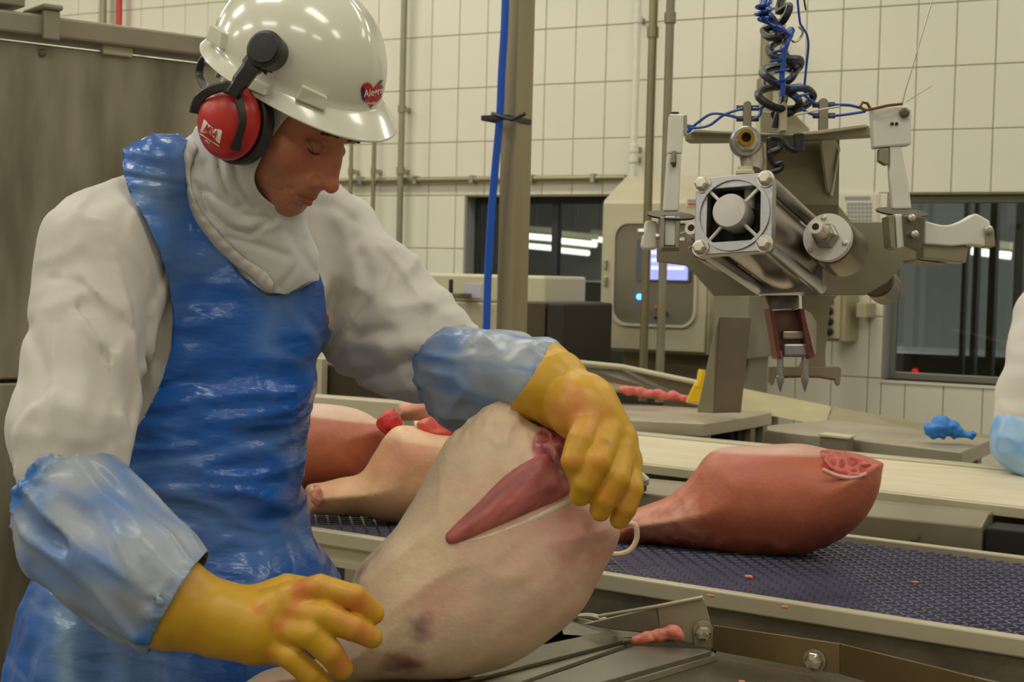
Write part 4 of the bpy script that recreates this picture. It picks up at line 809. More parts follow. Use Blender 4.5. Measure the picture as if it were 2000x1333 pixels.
def iso(f, lo, hi, h, B=8, slack=1.7):
    lo = np.array(lo, float); n = np.maximum(((np.array(hi, float)-lo)/(h*B)).astype(int)+1, 1); N = n*B+1
    ax = [lo[i]+h*(B*np.arange(n[i])+B/2) for i in range(3)]
    C = np.stack(np.meshgrid(*ax, indexing='ij'), -1).reshape(-1, 3).astype(f32); dc = f(C)
    G = np.repeat(np.repeat(np.repeat(np.where(dc < 0, -1., 1.).astype(f32).reshape(n), B, 0), B, 1), B, 2)
    G = np.pad(G, ((0, 1),)*3, mode='edge')
    act = np.nonzero(np.abs(dc).reshape(-1) < slack*h*B*.87+h)[0]
    o = np.stack(np.meshgrid(*[np.arange(B+1)]*3, indexing='ij'), -1).reshape(-1, 3)
    bi = np.stack(np.unravel_index(act, n), -1)*B
    for s in range(0, len(bi), 500):
        idx = (bi[s:s+500, None, :]+o[None]).reshape(-1, 3); pts = (lo+idx*h).astype(f32); G[idx[:, 0], idx[:, 1], idx[:, 2]] = f(pts)
    I = G < 0; sh = (slice(None, -1), slice(1, None)); cnt = np.zeros(tuple(np.array(G.shape)-1), np.int8)
    for a in (0, 1):
        for b in (0, 1):
            for c in (0, 1): cnt += I[sh[a], sh[b], sh[c]]
    cells = np.stack(np.nonzero((cnt > 0) & (cnt < 8)), -1); acc = np.zeros((len(cells), 3)); m = np.zeros(len(cells))
    cr = [(a, b, c) for a in (0, 1) for b in (0, 1) for c in (0, 1)]
    for u in cr:
        for ax_ in range(3):
            if u[ax_]: continue
            w = list(u); w[ax_] = 1; g0 = G[cells[:, 0]+u[0], cells[:, 1]+u[1], cells[:, 2]+u[2]]; g1 = G[cells[:, 0]+w[0], cells[:, 1]+w[1], cells[:, 2]+w[2]]
            s = (g0 < 0) != (g1 < 0); t = np.where(s, g0/np.where(g0 == g1, 1, g0-g1), 0); q = np.tile(np.array(u, float), (len(cells), 1)); q[:, ax_] += t
            acc += q*s[:, None]; m += s
    V = lo+(cells+acc/m[:, None])*h
    ind = -np.ones(cnt.shape, np.int64); ind[cells[:, 0], cells[:, 1], cells[:, 2]] = np.arange(len(cells)); Fs = []
    for ax_ in range(3):
        a1, a2 = (ax_+1) % 3, (ax_+2) % 3; s0 = [slice(None)]*3; s1 = [slice(None)]*3; s0[ax_] = slice(None, -1); s1[ax_] = slice(1, None)
        d = I[tuple(s0)] != I[tuple(s1)]; e = np.stack(np.nonzero(d), -1); e = e[(e[:, a1] > 0) & (e[:, a2] > 0) & (e[:, a1] < cnt.shape[a1]) & (e[:, a2] < cnt.shape[a2])]
        def cid(o1, o2): q = e.copy(); q[:, a1] += o1; q[:, a2] += o2; return ind[q[:, 0], q[:, 1], q[:, 2]]
        quad = np.stack([cid(-1, -1), cid(0, -1), cid(0, 0), cid(-1, 0)], -1); ins = I[e[:, 0], e[:, 1], e[:, 2]]
        quad[~ins] = quad[~ins][:, ::-1]; Fs.append(quad)
    Fq = np.concatenate(Fs); Fq = Fq[(Fq >= 0).all(1)]; return V.astype(f32), Fq
def grad(f, V, e=.002):
    g = np.stack([f(V+np.eye(3, dtype=f32)[i]*f32(e))-f(V-np.eye(3, dtype=f32)[i]*f32(e)) for i in range(3)], -1); return g/(np.linalg.norm(g, axis=1, keepdims=True)+1e-9)
def clip(V, Fq, s):
    """keep the part of the surface where s > 0, cut exactly along s = 0"""
    T = np.concatenate([Fq[:, [0, 1, 2]], Fq[:, [0, 2, 3]]]) if Fq.shape[1] == 4 else Fq
    pos = s > 0; k = pos[T].sum(1); keep = T[k == 3].tolist(); V = [tuple(v) for v in V]; cache = {}
    def cut(a, b):
        key = (a, b) if a < b else (b, a)
        if key not in cache: t = s[a]/(s[a]-s[b]); cache[key] = len(V); V.append(tuple(np.array(V[a])*(1-t)+np.array(V[b])*t))
        return cache[key]
    for tri, c in zip(T[(k == 1) | (k == 2)].tolist(), k[(k == 1) | (k == 2)]):
        for r in range(3):
            a, b, d = tri[r], tri[(r+1) % 3], tri[(r+2) % 3]
            if c == 1 and pos[a]: keep.append([a, cut(a, b), cut(a, d)]); break
            if c == 2 and not pos[a]: x, y = cut(a, b), cut(a, d); keep += [[x, b, d], [x, d, y]]; break
    V = np.array(V, dtype=f32); T = np.array(keep); used = np.unique(T); mp = -np.ones(len(V), int); mp[used] = np.arange(len(used)); return V[used], mp[T]
def pxof(V): return np.stack([1000+FPX*V[:, 0]/V[:, 2], 666.5-FPX*V[:, 1]/V[:, 2]], -1)
def polysd(Q, poly):                      # signed distance to a polygon, positive inside
    poly = np.array(poly, float); d = np.full(len(Q), 1e9); ins = np.zeros(len(Q), bool)
    for i in range(len(poly)):
        a, b = poly[i], poly[(i+1) % len(poly)]; e = b-a; w = Q-a; t = np.clip((w@e)/(e@e+1e-12), 0, 1); d = np.minimum(d, ((w-t[:, None]*e)**2).sum(1))
        c = ((poly[i][1] > Q[:, 1]) != (b[1] > Q[:, 1])); 
        with np.errstate(divide='ignore', invalid='ignore'): xi = (b[0]-a[0])*(Q[:, 1]-a[1])/(b[1]-a[1])+a[0]
        ins ^= c & (Q[:, 0] < xi)
    return np.where(ins, 1, -1)*np.sqrt(d)
def organic(name, V, F_, m, parent, colf=None, thick=None, label=None):
    c = None if colf is None else colf(V)
    o = mesh_obj(name, k2w(V), F_, m, parent, smooth=True, colors=c, label=label)
    if thick: md = o.modifiers.new('thickness', 'SOLIDIFY'); md.thickness = thick; md.offset = 0
    return o
def hit(f, px, py, z0=1.6, z1=3.2):       # where the view ray through a photo point meets a surface
    t = z0
    for _ in range(90):
        q = K(px, py, t); d = float(f(q[None])[0])
        if d < .0006: return q
        t += max(d*.7, .0007)
        if t > z1: break
    return K(px, py, z1)
def lc(c): return np.array(lin(c))
def blend(V, base, spots):                # colour patches that belong to the surface itself: (centre, radius, colour, strength)
    c = np.tile(lc(base), (len(V), 1)) if not isinstance(base, np.ndarray) else base
    for q, r, col, s in spots:
        d = np.sqrt(((V-np.asarray(q))**2).sum(1)); nn_ = vn((V*55).astype(f32), 9)*.35+vn((V*150).astype(f32), 4)*.2; w = np.clip(1.25-d/r+nn_, 0, 1)[:, None]*s; c = c*(1-w)+lc(col)*w
    return c
# ------------------------------------------------------------------ materials of people and meat
M['coat'] = mat('white_cotton_coat', (206, 200, 190), .85, var=.035, vscale=14, bump=.05, bscale=500, sheen=.2)
M['hood'] = mat('white_knit_hood', (208, 207, 204), .85, bump=.04, bscale=700, sheen=.2)
M['apron'] = mat('blue_plastic_film_apron', (22, 86, 164), .24, var=.12, vscale=9, attr='Col', spec=.6, crease=.9, cscale=10, stretch=(.8, .8, 2.0), bump=.35, bscale=22)
M['sleeve'] = mat('pale_blue_sleeve_film', (160, 180, 202), .33, attr='Col', crease=.35, cscale=14, bump=.1, bscale=60)
M['glove'] = mat('yellow_rubber_glove', (214, 172, 34), .42, attr='Col', bump=.06, bscale=70, sss=.05, var=.05, vscale=40)
M['skin'] = mat('tanned_skin', (176, 108, 78), .5, attr='Col', bump=.06, bscale=260, sss=.12)
M['meat'] = mat('pork_rind_and_meat', (220, 180, 160), .45, attr='Col', bump=.12, bscale=110, sss=.08, var=.08, vscale=30)
M['trouser'] = mat('white_trousers', (200, 196, 188), .85)
M['boot'] = mat('white_rubber_boot', (214, 212, 204), .4)
# ------------------------------------------------------------------ the worker
wk = thing('person', k2w(K(380, 1000, 2.25))*np.array([1, 1, 0]), 'man in white hard hat, blue plastic apron and yellow gloves lifting a pork leg', 'person')
YT = np.array([250, 380, 470, 560, 700, 850, 950, 1050, 1130, 1250, 1400, 1800], float)
CX = np.array([440, 430, 425, 438, 424, 392, 384, 380, 362, 350, 350, 350], float)
HW = np.array([60, 120, 182, 192, 178, 176, 182, 204, 262, 292, 308, 320], float)
HD = np.array([.05, .09, .125, .14, .15, .155, .16, .165, .18, .19, .2, .2], float)
ZTc = 2.27
def torso(p, off=0.):
    py = 666.5-p[:, 1]*FPX/ZTc; cx = (np.interp(py, YT, CX)-1000)/FPX*ZTc; a = np.interp(py, YT, HW)/FPX*ZTc+off; b = np.interp(py, YT, HD)+off
    x = (p[:, 0]-cx); z = (p[:, 2]-ZTc); c_, s_ = math.cos(.22), math.sin(.22); x, z = x*c_+z*s_, -x*s_+z*c_
    d = ((np.abs(x/a)**2.3+np.abs(z/b)**2.3)**(1/2.3)-1)*np.minimum(a, b)
    top = p[:, 1]-K(400, 350, ZTc)[1]; return smax(d, top, .05).astype(f32)
RA = [(K(203, 508, 2.12), .083), (K(166, 700, 2.04), .077), (K(144, 840, 1.985), .071), (K(140, 905, 1.97), .066)]
LA = [(K(640, 480, 2.42), .078), (K(735, 585, 2.38), .086), (K(838, 682, 2.30), .069), (K(870, 705, 2.27), .052)]
def shoulders(p):
    d = chain(p, [(K(205, 495, 2.12), .085), (K(330, 425, 2.20), .075), (K(430, 400, 2.24), .07), (K(600, 440, 2.38), .07), (K(650, 480, 2.42), .078)], .02)
    return smin(d, cap(p, K(565, 500, 2.34), K(580, 600, 2.34), .066, .05), .04)
def coat_f(p):
    d = smin(torso(p), shoulders(p), .05)
    d = smin(d, chain(p, RA, .02), .018); la = smin(chain(p, LA, .02), cap(p, K(700, 690, 2.38), K(790, 705, 2.34), .045, .052), .04)
    return smin(d, la, .02)
def armw(p, pts): return np.clip(1-chain(p, pts, .02)/.05, 0, 1)
def coat_disp(p):
    wr = armw(p, RA); wl = armw(p, LA)
    pw = p+.05*np.stack([vn(p*6, 1), vn(p*6, 2), vn(p*6, 4)], -1)
    q1 = pw*np.array([15, 4.2, 15], f32); a = ridge(q1)*.0075+np.maximum(ridge(pw*np.array([22, 6, 22], f32), 7)-.3, 0)*.011+ridge(pw*np.array([14, 20, 14], f32), 9)*.0025
    c_, s_ = math.cos(-.72), math.sin(-.72); ql = np.stack([pw[:, 0]*c_+pw[:, 1]*s_, -pw[:, 0]*s_+pw[:, 1]*c_, pw[:, 2]], -1)
    al = ridge(ql*np.array([5, 15, 10], f32), 3)*.0085+np.maximum(ridge(ql*np.array([16, 7, 12], f32), 11)-.2, 0)*.012
    g_ = ridge((pw*np.array([13, 6, 11], f32)), 21)*.008
    w = 1-np.clip(wr+wl, 0, 1); return a*wr+al*wl+g_*w
GR = [([(125, 545), (110, 600), (105, 720), (100, 850)], -.003, 7), ([(100, 545), (150, 548), (200, 590), (258, 645)], .003, 7), ([(330, 500), (292, 600), (276, 700), (246, 850)], .006, 12), ([(240, 630), (255, 700), (240, 800)], .005, 16), ([(60, 640), (90, 730), (70, 830)], .006, 16), ([(200, 690), (225, 780), (215, 860)], .006, 14), ([(150, 640), (165, 740), (150, 860)], -.006, 22), ([(95, 600), (180, 570), (240, 600)], -.004, 16),
      ([(640, 610), (662, 560), (705, 500)], .008, 12), ([(648, 720), (690, 640), (748, 560), (766, 500)], .007, 9), ([(745, 480), (790, 530), (815, 575)], -.004, 7), ([(655, 745), (740, 728), (830, 700), (905, 652)], .013, 13), ([(700, 655), (780, 645), (850, 605), (880, 600)], .009, 14), ([(650, 690), (690, 670), (760, 680), (820, 665)], -.008, 16), ([(770, 600), (830, 590), (880, 610)], -.008, 14), ([(690, 470), (720, 540), (715, 600), (680, 690)], .007, 13), ([(660, 430), (690, 480), (700, 560)], -.006, 14), ([(800, 740), (850, 710), (900, 690)], .008, 11), ([(610, 400), (650, 400), (690, 430)], .004, 8)]
GH = [([(427, 306), (432, 343), (446, 379), (468, 404)], .006, 6), ([(457, 306), (463, 351), (480, 387), (498, 406)], .006, 6), ([(442, 306), (447, 350), (462, 392)], -.003, 7), ([(380, 359), (419, 382), (474, 420), (520, 424)], .0045, 7), ([(391, 372), (407, 409), (446, 446), (488, 456), (530, 432)], .007, 7), ([(446, 462), (500, 478), (560, 500)], .005, 8), ([(592, 470), (580, 520), (548, 560)], .004, 7), ([(400, 320), (402, 345), (412, 372)], .004, 8), ([(560, 452), (590, 500), (612, 530)], .003, 10), ([(470, 440), (510, 445), (545, 436)], -.004, 9)]
def coat_grooves(p): return grooves(p, GR)
def grooves(p, GR):
    Q = pxof(p); out = np.zeros(len(p), f32)
    for pts, A, w in GR:
        d = np.full(len(p), 1e9)
        for a, b in zip(pts[:-1], pts[1:]):
            a = np.array(a, float); e = np.array(b, float)-a; q = Q-a; t = np.clip((q@e)/(e@e), 0, 1); d = np.minimum(d, np.sqrt(((q-t[:, None]*e)**2).sum(1)))
        out -= (A*np.exp(-(d/w)**2)).astype(f32)
    return out
def coat_full(p): return coat_f(p)-coat_disp(p)-coat_grooves(p)
V, Fq = iso(coat_full, K(0, 300, 2.3)+np.array([-.02, 0, -.5]), K(960, 200, 2.3)+np.array([0, 0, .42])+np.array([0, 0, 0]), .005) if False else iso(coat_full, (-.86, -.62, 1.84), (-.05, .34, 2.62), .0055)
V, Fq = clip(V, Fq, V[:, 1]+.60)
organic('coat', V, Fq, M['coat'], wk)
# apron
def apron_f(p):
    d = smin(torso(p, .004), shoulders(p)-.006, .05); d = smin(d, ell(p, K(305, 345, 2.14), (.05, .052, .06)), .03)
    fl = ell(p, K(450, 1290, 2.25), (.155, .20, .17)); d = smin(d, fl, .05)
    return d-.006
def apron_full(p):
    p0 = p
    py = 666.5-p[:, 1]*FPX/2.2
    w = np.clip((py-640)/150, .3, 1)*np.clip((1150-py)/200, .4, 1)*1.5
    p = (p+.03*np.stack([vn(p*7, 1), vn(p*7, 2), vn(p*7, 4)], -1)).astype(f32)
    q = p.copy(); q[:, 1] = q[:, 1]+.25*(q[:, 0]+.4)*np.sin((py-850)/160)
    a = ridge(q*np.array([5, 24, 6], f32), 2)*.006*w+ridge(q*np.array([10, 46, 12], f32), 17)*.003*w
    lo_ = np.clip((py-1050)/100, 0, 1)+np.clip((560-py)/100, 0, 1)
    b = ridge(p*np.array([24, 4, 20], f32), 5)*.006*lo_+vn(p*np.array([9, 9, 9], f32), 31)*.004
    return apron_f(p0)-a-b-.003
V, Fq = iso(apron_full, (-.86, -.84, 1.84), (-.2, .36, 2.62), .0055)
AP = [(372, 262), (300, 262), (240, 290), (240, 335), (256, 385), (285, 430), (312, 490), (330, 550), (338, 620), (335, 680), (318, 740), (290, 800), (262, 845), (238, 895), (150, 920), (-200, 920), (-200, 1700), (900, 1700), (900, 740), (700, 700), (640, 640), (632, 560), (606, 480), (583, 432), (596, 470), (616, 520), (619, 546), (585, 568), (520, 577), (470, 537), (420, 478), (385, 420), (364, 360), (358, 300)]
s = polysd(pxof(V), AP)*.0007; s = np.minimum(s, ZTc+.07-V[:, 2]); 
V, Fq = clip(V, Fq, s)
def apcol(V):
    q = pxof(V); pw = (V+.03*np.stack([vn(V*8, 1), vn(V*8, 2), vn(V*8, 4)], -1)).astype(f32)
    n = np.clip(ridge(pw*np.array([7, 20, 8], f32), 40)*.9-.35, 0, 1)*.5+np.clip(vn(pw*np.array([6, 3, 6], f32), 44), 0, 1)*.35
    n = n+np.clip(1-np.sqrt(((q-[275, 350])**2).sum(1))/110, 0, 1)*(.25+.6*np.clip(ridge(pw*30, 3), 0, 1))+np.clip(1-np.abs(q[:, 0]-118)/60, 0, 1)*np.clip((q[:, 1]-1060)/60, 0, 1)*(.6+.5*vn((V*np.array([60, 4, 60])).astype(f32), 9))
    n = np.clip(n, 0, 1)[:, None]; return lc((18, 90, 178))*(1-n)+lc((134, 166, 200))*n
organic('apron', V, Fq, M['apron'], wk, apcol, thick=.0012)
# sleeve covers (film over the coat sleeves)
def tangle(p, ax_, s1=1.): return 0
SR = [(K(128, 935, 1.965), .074), (K(165, 1030, 1.94), .079), (K(235, 1090, 1.91), .073), (K(300, 1140, 1.89), .068), (K(332, 1168, 1.88), .054), (K(372, 1190, 1.885), .045)]
SL = [(K(880, 722, 2.27), .060), (K(925, 742, 2.22), .069), (K(985, 742, 2.16), .062), (K(1046, 742, 2.085), .047), (K(1100, 762, 2.04), .038)]
def sleeve(pts, cpl, cnr, seed):
    d0 = pts[-1][0]-pts[0][0]; d0 = d0/np.linalg.norm(d0); a0 = pts[0][0]; a1 = pts[-1][0]
    def g(p):
        t = (p-a0)@d0; per = p-t[:, None]*d0
        fo = ridge((per*34+t[:, None]*d0*9).astype(f32), seed)*.0056+vn((per*16+t[:, None]*d0*16).astype(f32), seed+5)*.006
        L_ = float((a1-a0)@d0); e = np.exp(-((t)/.02)**2)*.006+np.exp(-((t-L_)/.016)**2)*.005
        return chain(p, pts, .03)-fo-e*ridge((p*60).astype(f32), 1)
    lo = np.min([q-r for q, r in pts], 0)-.02; hi = np.max([q+r for q, r in pts], 0)+.02
    V, Fq = iso(g, lo, hi, .004); t = (V-a0)@d0; L_ = float((a1-a0)@d0)
    V, Fq = clip(V, Fq, np.minimum(t+.012+vn((V*40).astype(f32))*.004, ((cpl-V)@cnr).astype(f32))); 
    def colf(V):
        t = ((V-a0)@d0)[:, None]; per = V-t*d0
        n = ridge((per*22+t*d0*7).astype(f32), seed+9)*.6+vn((V*18).astype(f32), 2)*.5; w = np.clip(n*1.9-.4, 0, 1)[:, None]
        e = np.clip(1-np.abs(t)/.022, 0, 1)*.9+np.clip(1-np.abs(t-L_)/.02, 0, 1)*.5; w = np.clip(w*.6+e*(.55+.45*np.clip(n, 0, 1)[:, None]), 0, 1)
        return lc((156, 165, 176))*(1-w)+lc((40, 112, 190))*w
    organic('sleeve_cover', V, Fq, M['sleeve'], wk, colf, thick=.001)
    return g
gSR = sleeve(SR, K(330, 1176, 1.885)+np.array([.87, -.49, 0])*.010, np.array([.87, -.49, 0]), 3); gSL = sleeve(SL, K(1044, 744, 2.075)+np.array([.83, -.54, -.05])*.022, np.array([.83, -.54, -.05]), 8)
# gloves
def hand(prims, k, lo, hi, spots, cuff, name='glove'):
    def g(p):
        d = None
        for pts, kk in prims: 
            e = chain(p, pts, .0012); d = e if d is None else smin(d, e, kk)
        return d-vn((p*24).astype(f32), 3)*.0014-ridge((p*40).astype(f32), 12)*.0005
    V, Fq = iso(g, lo, hi, .0026); s = cuff(V)
    V, Fq = clip(V, Fq, s)
    return organic(name, V, Fq, M['glove'], wk, lambda V: blend(V, (204, 156, 32), spots), thick=.0015), g
H = 1.9
RG = [([(K(300, 1162, 1.885), .060), (K(330, 1177, 1.885), .060), (K(362, 1188, 1.885), .053), (K(405, 1200, 1.89), .043), (K(430, 1207, 1.89), .041)], .02),
      ([(K(430, 1207, 1.89), .040), (K(500, 1215, 1.89), .038), (K(560, 1180, 1.885), .025)], .02),
      ([(K(430, 1215, 1.89), .040), (K(500, 1240, 1.885), .037), (K(545, 1262, 1.885), .026)], .02),
      ([(K(572, 1167, 1.885), .0195), (K(625, 1150, 1.872), .0165), (K(690, 1166, 1.872), .0155), (K(728, 1200, 1.885), .0135)], .008),
      ([(K(575, 1200, 1.875), .0195), (K(630, 1203, 1.855), .0165), (K(690, 1228, 1.86), .0155), (K(726, 1246, 1.87), .013)], .008),
      ([(K(560, 1232, 1.87), .0195), (K(607, 1240, 1.85), .0165), (K(645, 1275, 1.852), .0155), (K(668, 1308, 1.865), .0135)], .008),
      ([(K(530, 1262, 1.88), .0185), (K(570, 1285, 1.858), .0155), (K(608, 1320, 1.86), .0145), (K(636, 1345, 1.87), .0125)], .008),
      ([(K(480, 1190, 1.91), .024), (K(560, 1150, 1.93), .018), (K(640, 1160, 1.965), .0165), (K(690, 1190, 1.99), .014)], .014)]
red = (196, 70, 44)
sp_ = [(K(505, 1180, 1.85), .012, red, .75), (K(590, 1150, 1.86), .016, red, .8), (K(560, 1200, 1.85), .018, red, .55), (K(545, 1225, 1.85), .014, red, .7), (K(700, 1185, 1.85), .03, (206, 110, 60), .7), (K(700, 1240, 1.85), .022, (206, 120, 60), .6), (K(520, 1285, 1.85), .012, red, .55), (K(670, 1290, 1.85), .02, (206, 110, 60), .6), (K(575, 1255, 1.85), .008, (110, 30, 20), .8), (K(600, 1160, 1.85), .03, (214, 130, 60), .4), (K(370, 1150, 1.85), .02, (196, 120, 30), .4)]
cd = (K(430, 1207, 1.89)-K(318, 1180, 1.885)); cd /= np.linalg.norm(cd); c0_ = K(330, 1176, 1.885); cdd = np.array([.87, -.49, 0])
hand(RG, .01, K(240, 1420, 1.76)*[1, 1, 1], K(780, 1060, 2.06), sp_, lambda V: np.minimum((V-c0_)@cdd+.002+vn((V*25).astype(f32))*.003, 1))
H2 = 1.96
LG = [([(K(1020, 728, 2.09), .058), (K(1050, 743, 2.07), .058), (K(1080, 755, 2.045), .051), (K(1105, 772, 2.03), .043), (K(1140, 805, 2.0), .040)], .02),
      ([(K(1135, 800, 2.0), .038), (K(1160, 830, 1.985), .030)], .02),
      ([(K(1150, 800, 2.0), .040), (K(1195, 865, 1.99), .034), (K(1215, 900, 1.985), .026)], .02),
      ([(K(1150, 822, 1.97), .0205), (K(1133, 862, 1.935), .0175), (K(1120, 900, 1.925), .016), (K(1128, 926, 1.935), .0135)], .007),
      ([(K(1184, 850, 1.965), .0205), (K(1166, 905, 1.925), .0175), (K(1142, 945, 1.925), .0155), (K(1134, 968, 1.935), .013)], .007),
      ([(K(1208, 885, 1.97), .0205), (K(1203, 935, 1.935), .0175), (K(1182, 975, 1.935), .0155), (K(1172, 998, 1.94), .013)], .007),
      ([(K(1222, 910, 1.985), .019), (K(1232, 955, 1.955), .0155), (K(1220, 992, 1.95), .0145), (K(1210, 1014, 1.955), .012)], .007),
      ([(K(1125, 790, 2.01), .028), (K(1095, 812, 2.05), .022), (K(1078, 838, 2.10), .017), (K(1070, 856, 2.13), .014)], .014)]
sp2 = [(K(1130, 800, 1.95), .045, (206, 128, 62), .65), (K(1120, 900, 1.9), .02, (200, 100, 60), .7), (K(1160, 910, 1.9), .03, (206, 120, 50), .55), (K(1190, 960, 1.9), .03, (206, 120, 50), .5), (K(1225, 980, 1.93), .03, (206, 120, 50), .5), (K(1100, 790, 1.95), .03, (206, 110, 70), .5), (K(1181, 867, 1.93), .008, (150, 50, 40), .8), (K(1150, 830, 1.93), .025, (214, 150, 50), .5)]
c1_ = K(1044, 744, 2.075); cd1 = np.array([.83, -.54, -.05]); cd1 /= np.linalg.norm(cd1)
hand(LG, .01, K(990, 1060, 1.84)*[1, 1, 1], K(1290, 660, 2.14)+np.array([.02, 0, 0]), sp2, lambda V: np.minimum((V-c1_)@cd1+.004+vn((V*25).astype(f32))*.004, 1))
# head frame
PT = math.radians(31); YWH = math.radians(62)
hy = np.array([math.sin(YWH)*math.cos(PT), -math.sin(PT), -math.cos(YWH)*math.cos(PT)])
hz = np.array([0, 1., 0])-hy[1]*hy; hz /= np.linalg.norm(hz); hx = np.cross(hy*[1, 1, -1], hz*[1, 1, -1])*[1, 1, -1]
HS = 1.07
def frame(pt, yw):
    y_ = np.array([math.sin(yw)*math.cos(pt), -math.sin(pt), -math.cos(yw)*math.cos(pt)]); z_ = np.array([0, 1., 0])-y_[1]*y_; z_ /= np.linalg.norm(z_); x_ = np.cross(y_*[1, 1, -1], z_*[1, 1, -1])*[1, 1, -1]
    return np.array([x_, y_, z_]).astype(f32)
HRH = frame(math.radians(31), YWH); HOH = K(543, 220, 2.12)
HR = frame(math.radians(38), math.radians(67)); HO = K(564, 209, 2.12); hx, hy, hz = [v.astype(float) for v in HRH]
def toh(p): return ((p-HO)@HR.T/HS).astype(f32)
def fromh(q): return (np.asarray(q, float)@HR*HS+HO)
def sph(p, c, r): return np.sqrt(((p-np.array(c, f32))**2).sum(1))-r
def sym(p): q = p.copy(); q[:, 0] = np.abs(q[:, 0]); return q
def skull(h):
    d = ell(h, (0, -.005, .035), (.076, .094, .092)); d = smin(d, ell(h, (0, .032, -.028), (.062, .060, .084)), .02)
    s_ = sym(h); d = smin(d, ell(s_, (0, .034, -.080), (.052, .052, .038)), .02); return d
NK = toh(K(482, 415, 2.20)[None])[0]
def face(h):
    s_ = sym(h); d = skull(h)
    d = smin(d, ell(h, (0, .074, -.098), (.030, .024, .023)), .025); d = smin(d, sph(s_, (.044, .056, -.036), .024), .018)
    d = smin(d, ell(s_, (.026, .084, .014), (.024, .012, .0085)), .010)
    d = smax(d, -ell(s_, (.032, .100, -.010), (.020, .016, .0125)), .012)
    d = smin(d, ell(s_, (.031, .0775, -.0115), (.0165, .0122, .0112)), .003)
    d = smin(d, cap(h, (0, .090, .004), (0, .1145, -.042), .0085, .0098), .008)
    d = smin(d, ell(h, (0, .092, -.030), (.015, .019, .030)), .008); d = smin(d, sph(h, (0, .1180, -.0455), .0098), .006); d = smin(d, sph(s_, (.0125, .104, -.0500), .0085), .006)
    d = smax(d, -ell(s_, (.0065, .112, -.0575), (.0035, .006, .004)), .003)
    d = smin(d, ell(h, (0, .084, -.070), (.028, .020, .022)), .012)
    d = smin(d, cap(s_, (0, .1045, -.0725), (.019, .094, -.0755), .0048, .0025), .004); d = smin(d, cap(s_, (0, .1030, -.0835), (.017, .094, -.0815), .0058, .003), .004)
    d = smax(d, -cap(s_, (0, .1115, -.0780), (.024, .0945, -.0795), .0016, .001), .0025)
    d = smax(d, -cap(s_, (.021, .104, -.050), (.037, .080, -.086), .0012, .002), .006)
    d = smax(d, -cap(s_, (0, .106, -.0925), (.012, .100, -.0925), .003, .002), .008)
    d = smin(d, cap(h, (0, -.012, -.05), NK, .054, .050), .025)
    return d
face_w = lambda p: face(toh(p))*HS
V, Fq = iso(face_w, HO-.19, HO+.19, .0020)
# shoulders, chest and arms under the clothes, grown together with the head at the neck
def body_f(p):
    d = smin(smax(torso(p, -.03), p[:, 1]-K(0, 460, 2.27)[1], .02), shoulders(p)+.035, .04); d = smin(d, chain(p, [(q, r-.03) for q, r in RA+SR[:-1]], .02), .03); d = smin(d, chain(p, [(q, max(r-.035, .022)) for q, r in LA+SL[:-1]], .02), .03)
    return smin(d, cap(p, K(482, 415, 2.20), K(480, 470, 2.25), .046, .05), .03)
V2, F2 = iso(body_f, (-.82, -.60, 1.84), (.04, .40, 2.6), .010)
def skincol(V):
    h = toh(V); c = blend(V, (198, 130, 98), [(fromh((0, .122, -.048)), .03, (192, 92, 66), .6), (fromh((.045, .07, -.03)), .035, (186, 100, 70), .5)])
    s_ = sym(h); w = np.clip((-.052-h[:, 2])/.02, 0, 1)*np.clip((h[:, 1]-.02)/.03, 0, 1); w = (w*.38*(1+.5*vn((V*400).astype(f32))))[:, None]; c = c*(1-w)+lc((118, 84, 70))*w
    lip = np.clip(1.3-ell(s_, (0, .1, -.078), (.022, .02, .0105))/.002*1-1, 0, 1)[:, None]*.55; c = c*(1-lip)+lc((150, 70, 58))*lip
    br = np.clip(1-np.abs(h[:, 2]-(.0165-.25*np.abs(s_[:, 0]-.03)))/.005, 0, 1)*np.clip((s_[:, 0]-.008)/.005, 0, 1)*np.clip((.05-s_[:, 0])/.006, 0, 1)*(h[:, 1] > .05); br = (br*(.75+.25*vn((V*500).astype(f32))))[:, None]; c = c*(1-br)+lc((52, 38, 30))*br
    ln = np.clip(1-np.abs(h[:, 2]+.0185+.012*((s_[:, 0]-.031)/.015)**2*-1)/.0016, 0, 1)*(np.abs(s_[:, 0]-.031) < .0155)*(h[:, 1] > .06); ln = ln[:, None]*.85; c = c*(1-ln)+lc((44, 26, 22))*ln
    sk = np.clip(1-ell(s_, (.031, .085, -.008), (.02, .02, .013))/.006, 0, 1)[:, None]*.25; return c*(1-sk)+lc((120, 66, 50))*sk
Vb = np.concatenate([V, V2]); Fb = np.concatenate([Fq, F2+len(V)])
body = organic('body', Vb, Fb, M['skin'], wk, skincol)
# eyebrow and lash hairs
hairs = MB()
def onface(x, z):
    y = .135
    for _ in range(60):
        d = float(face(np.array([[x, y, z]], f32))[0])
        if d < .0003: break
        y -= max(d*.7, .0003)
    return np.array([x, y, z])
for sx in (1, -1):
    for i in range(90):
        u = rng.rand(); x = .010+.038*u; z = .0145+.0065*math.sin(u*2.6)-.006*u+rng.uniform(-.0026, .0026); a = onface(sx*x, z); hairs.tube([k2w(fromh(a-[0, .001, 0])), k2w(fromh(a+[sx*.0025, .0012, .0012*(1-u)])), k2w(fromh(a+[sx*.0055, .0002, -.0004]))], [.0005, .0005, .0002], 4)
    lash = [onface(sx*(.0175+.028*u), -.0175-.0035*math.sin(u*math.pi)+.002*u)+[0, .0008, 0] for u in np.linspace(0, 1, 9)]
    hairs.tube([k2w(fromh(a)) for a in lash], [.0003]+[.0008]*7+[.0004], 6)
hairs.build('eyebrows', mat('dark_brow_hair', (44, 34, 28), .7), wk)['kind'] = 'stuff'
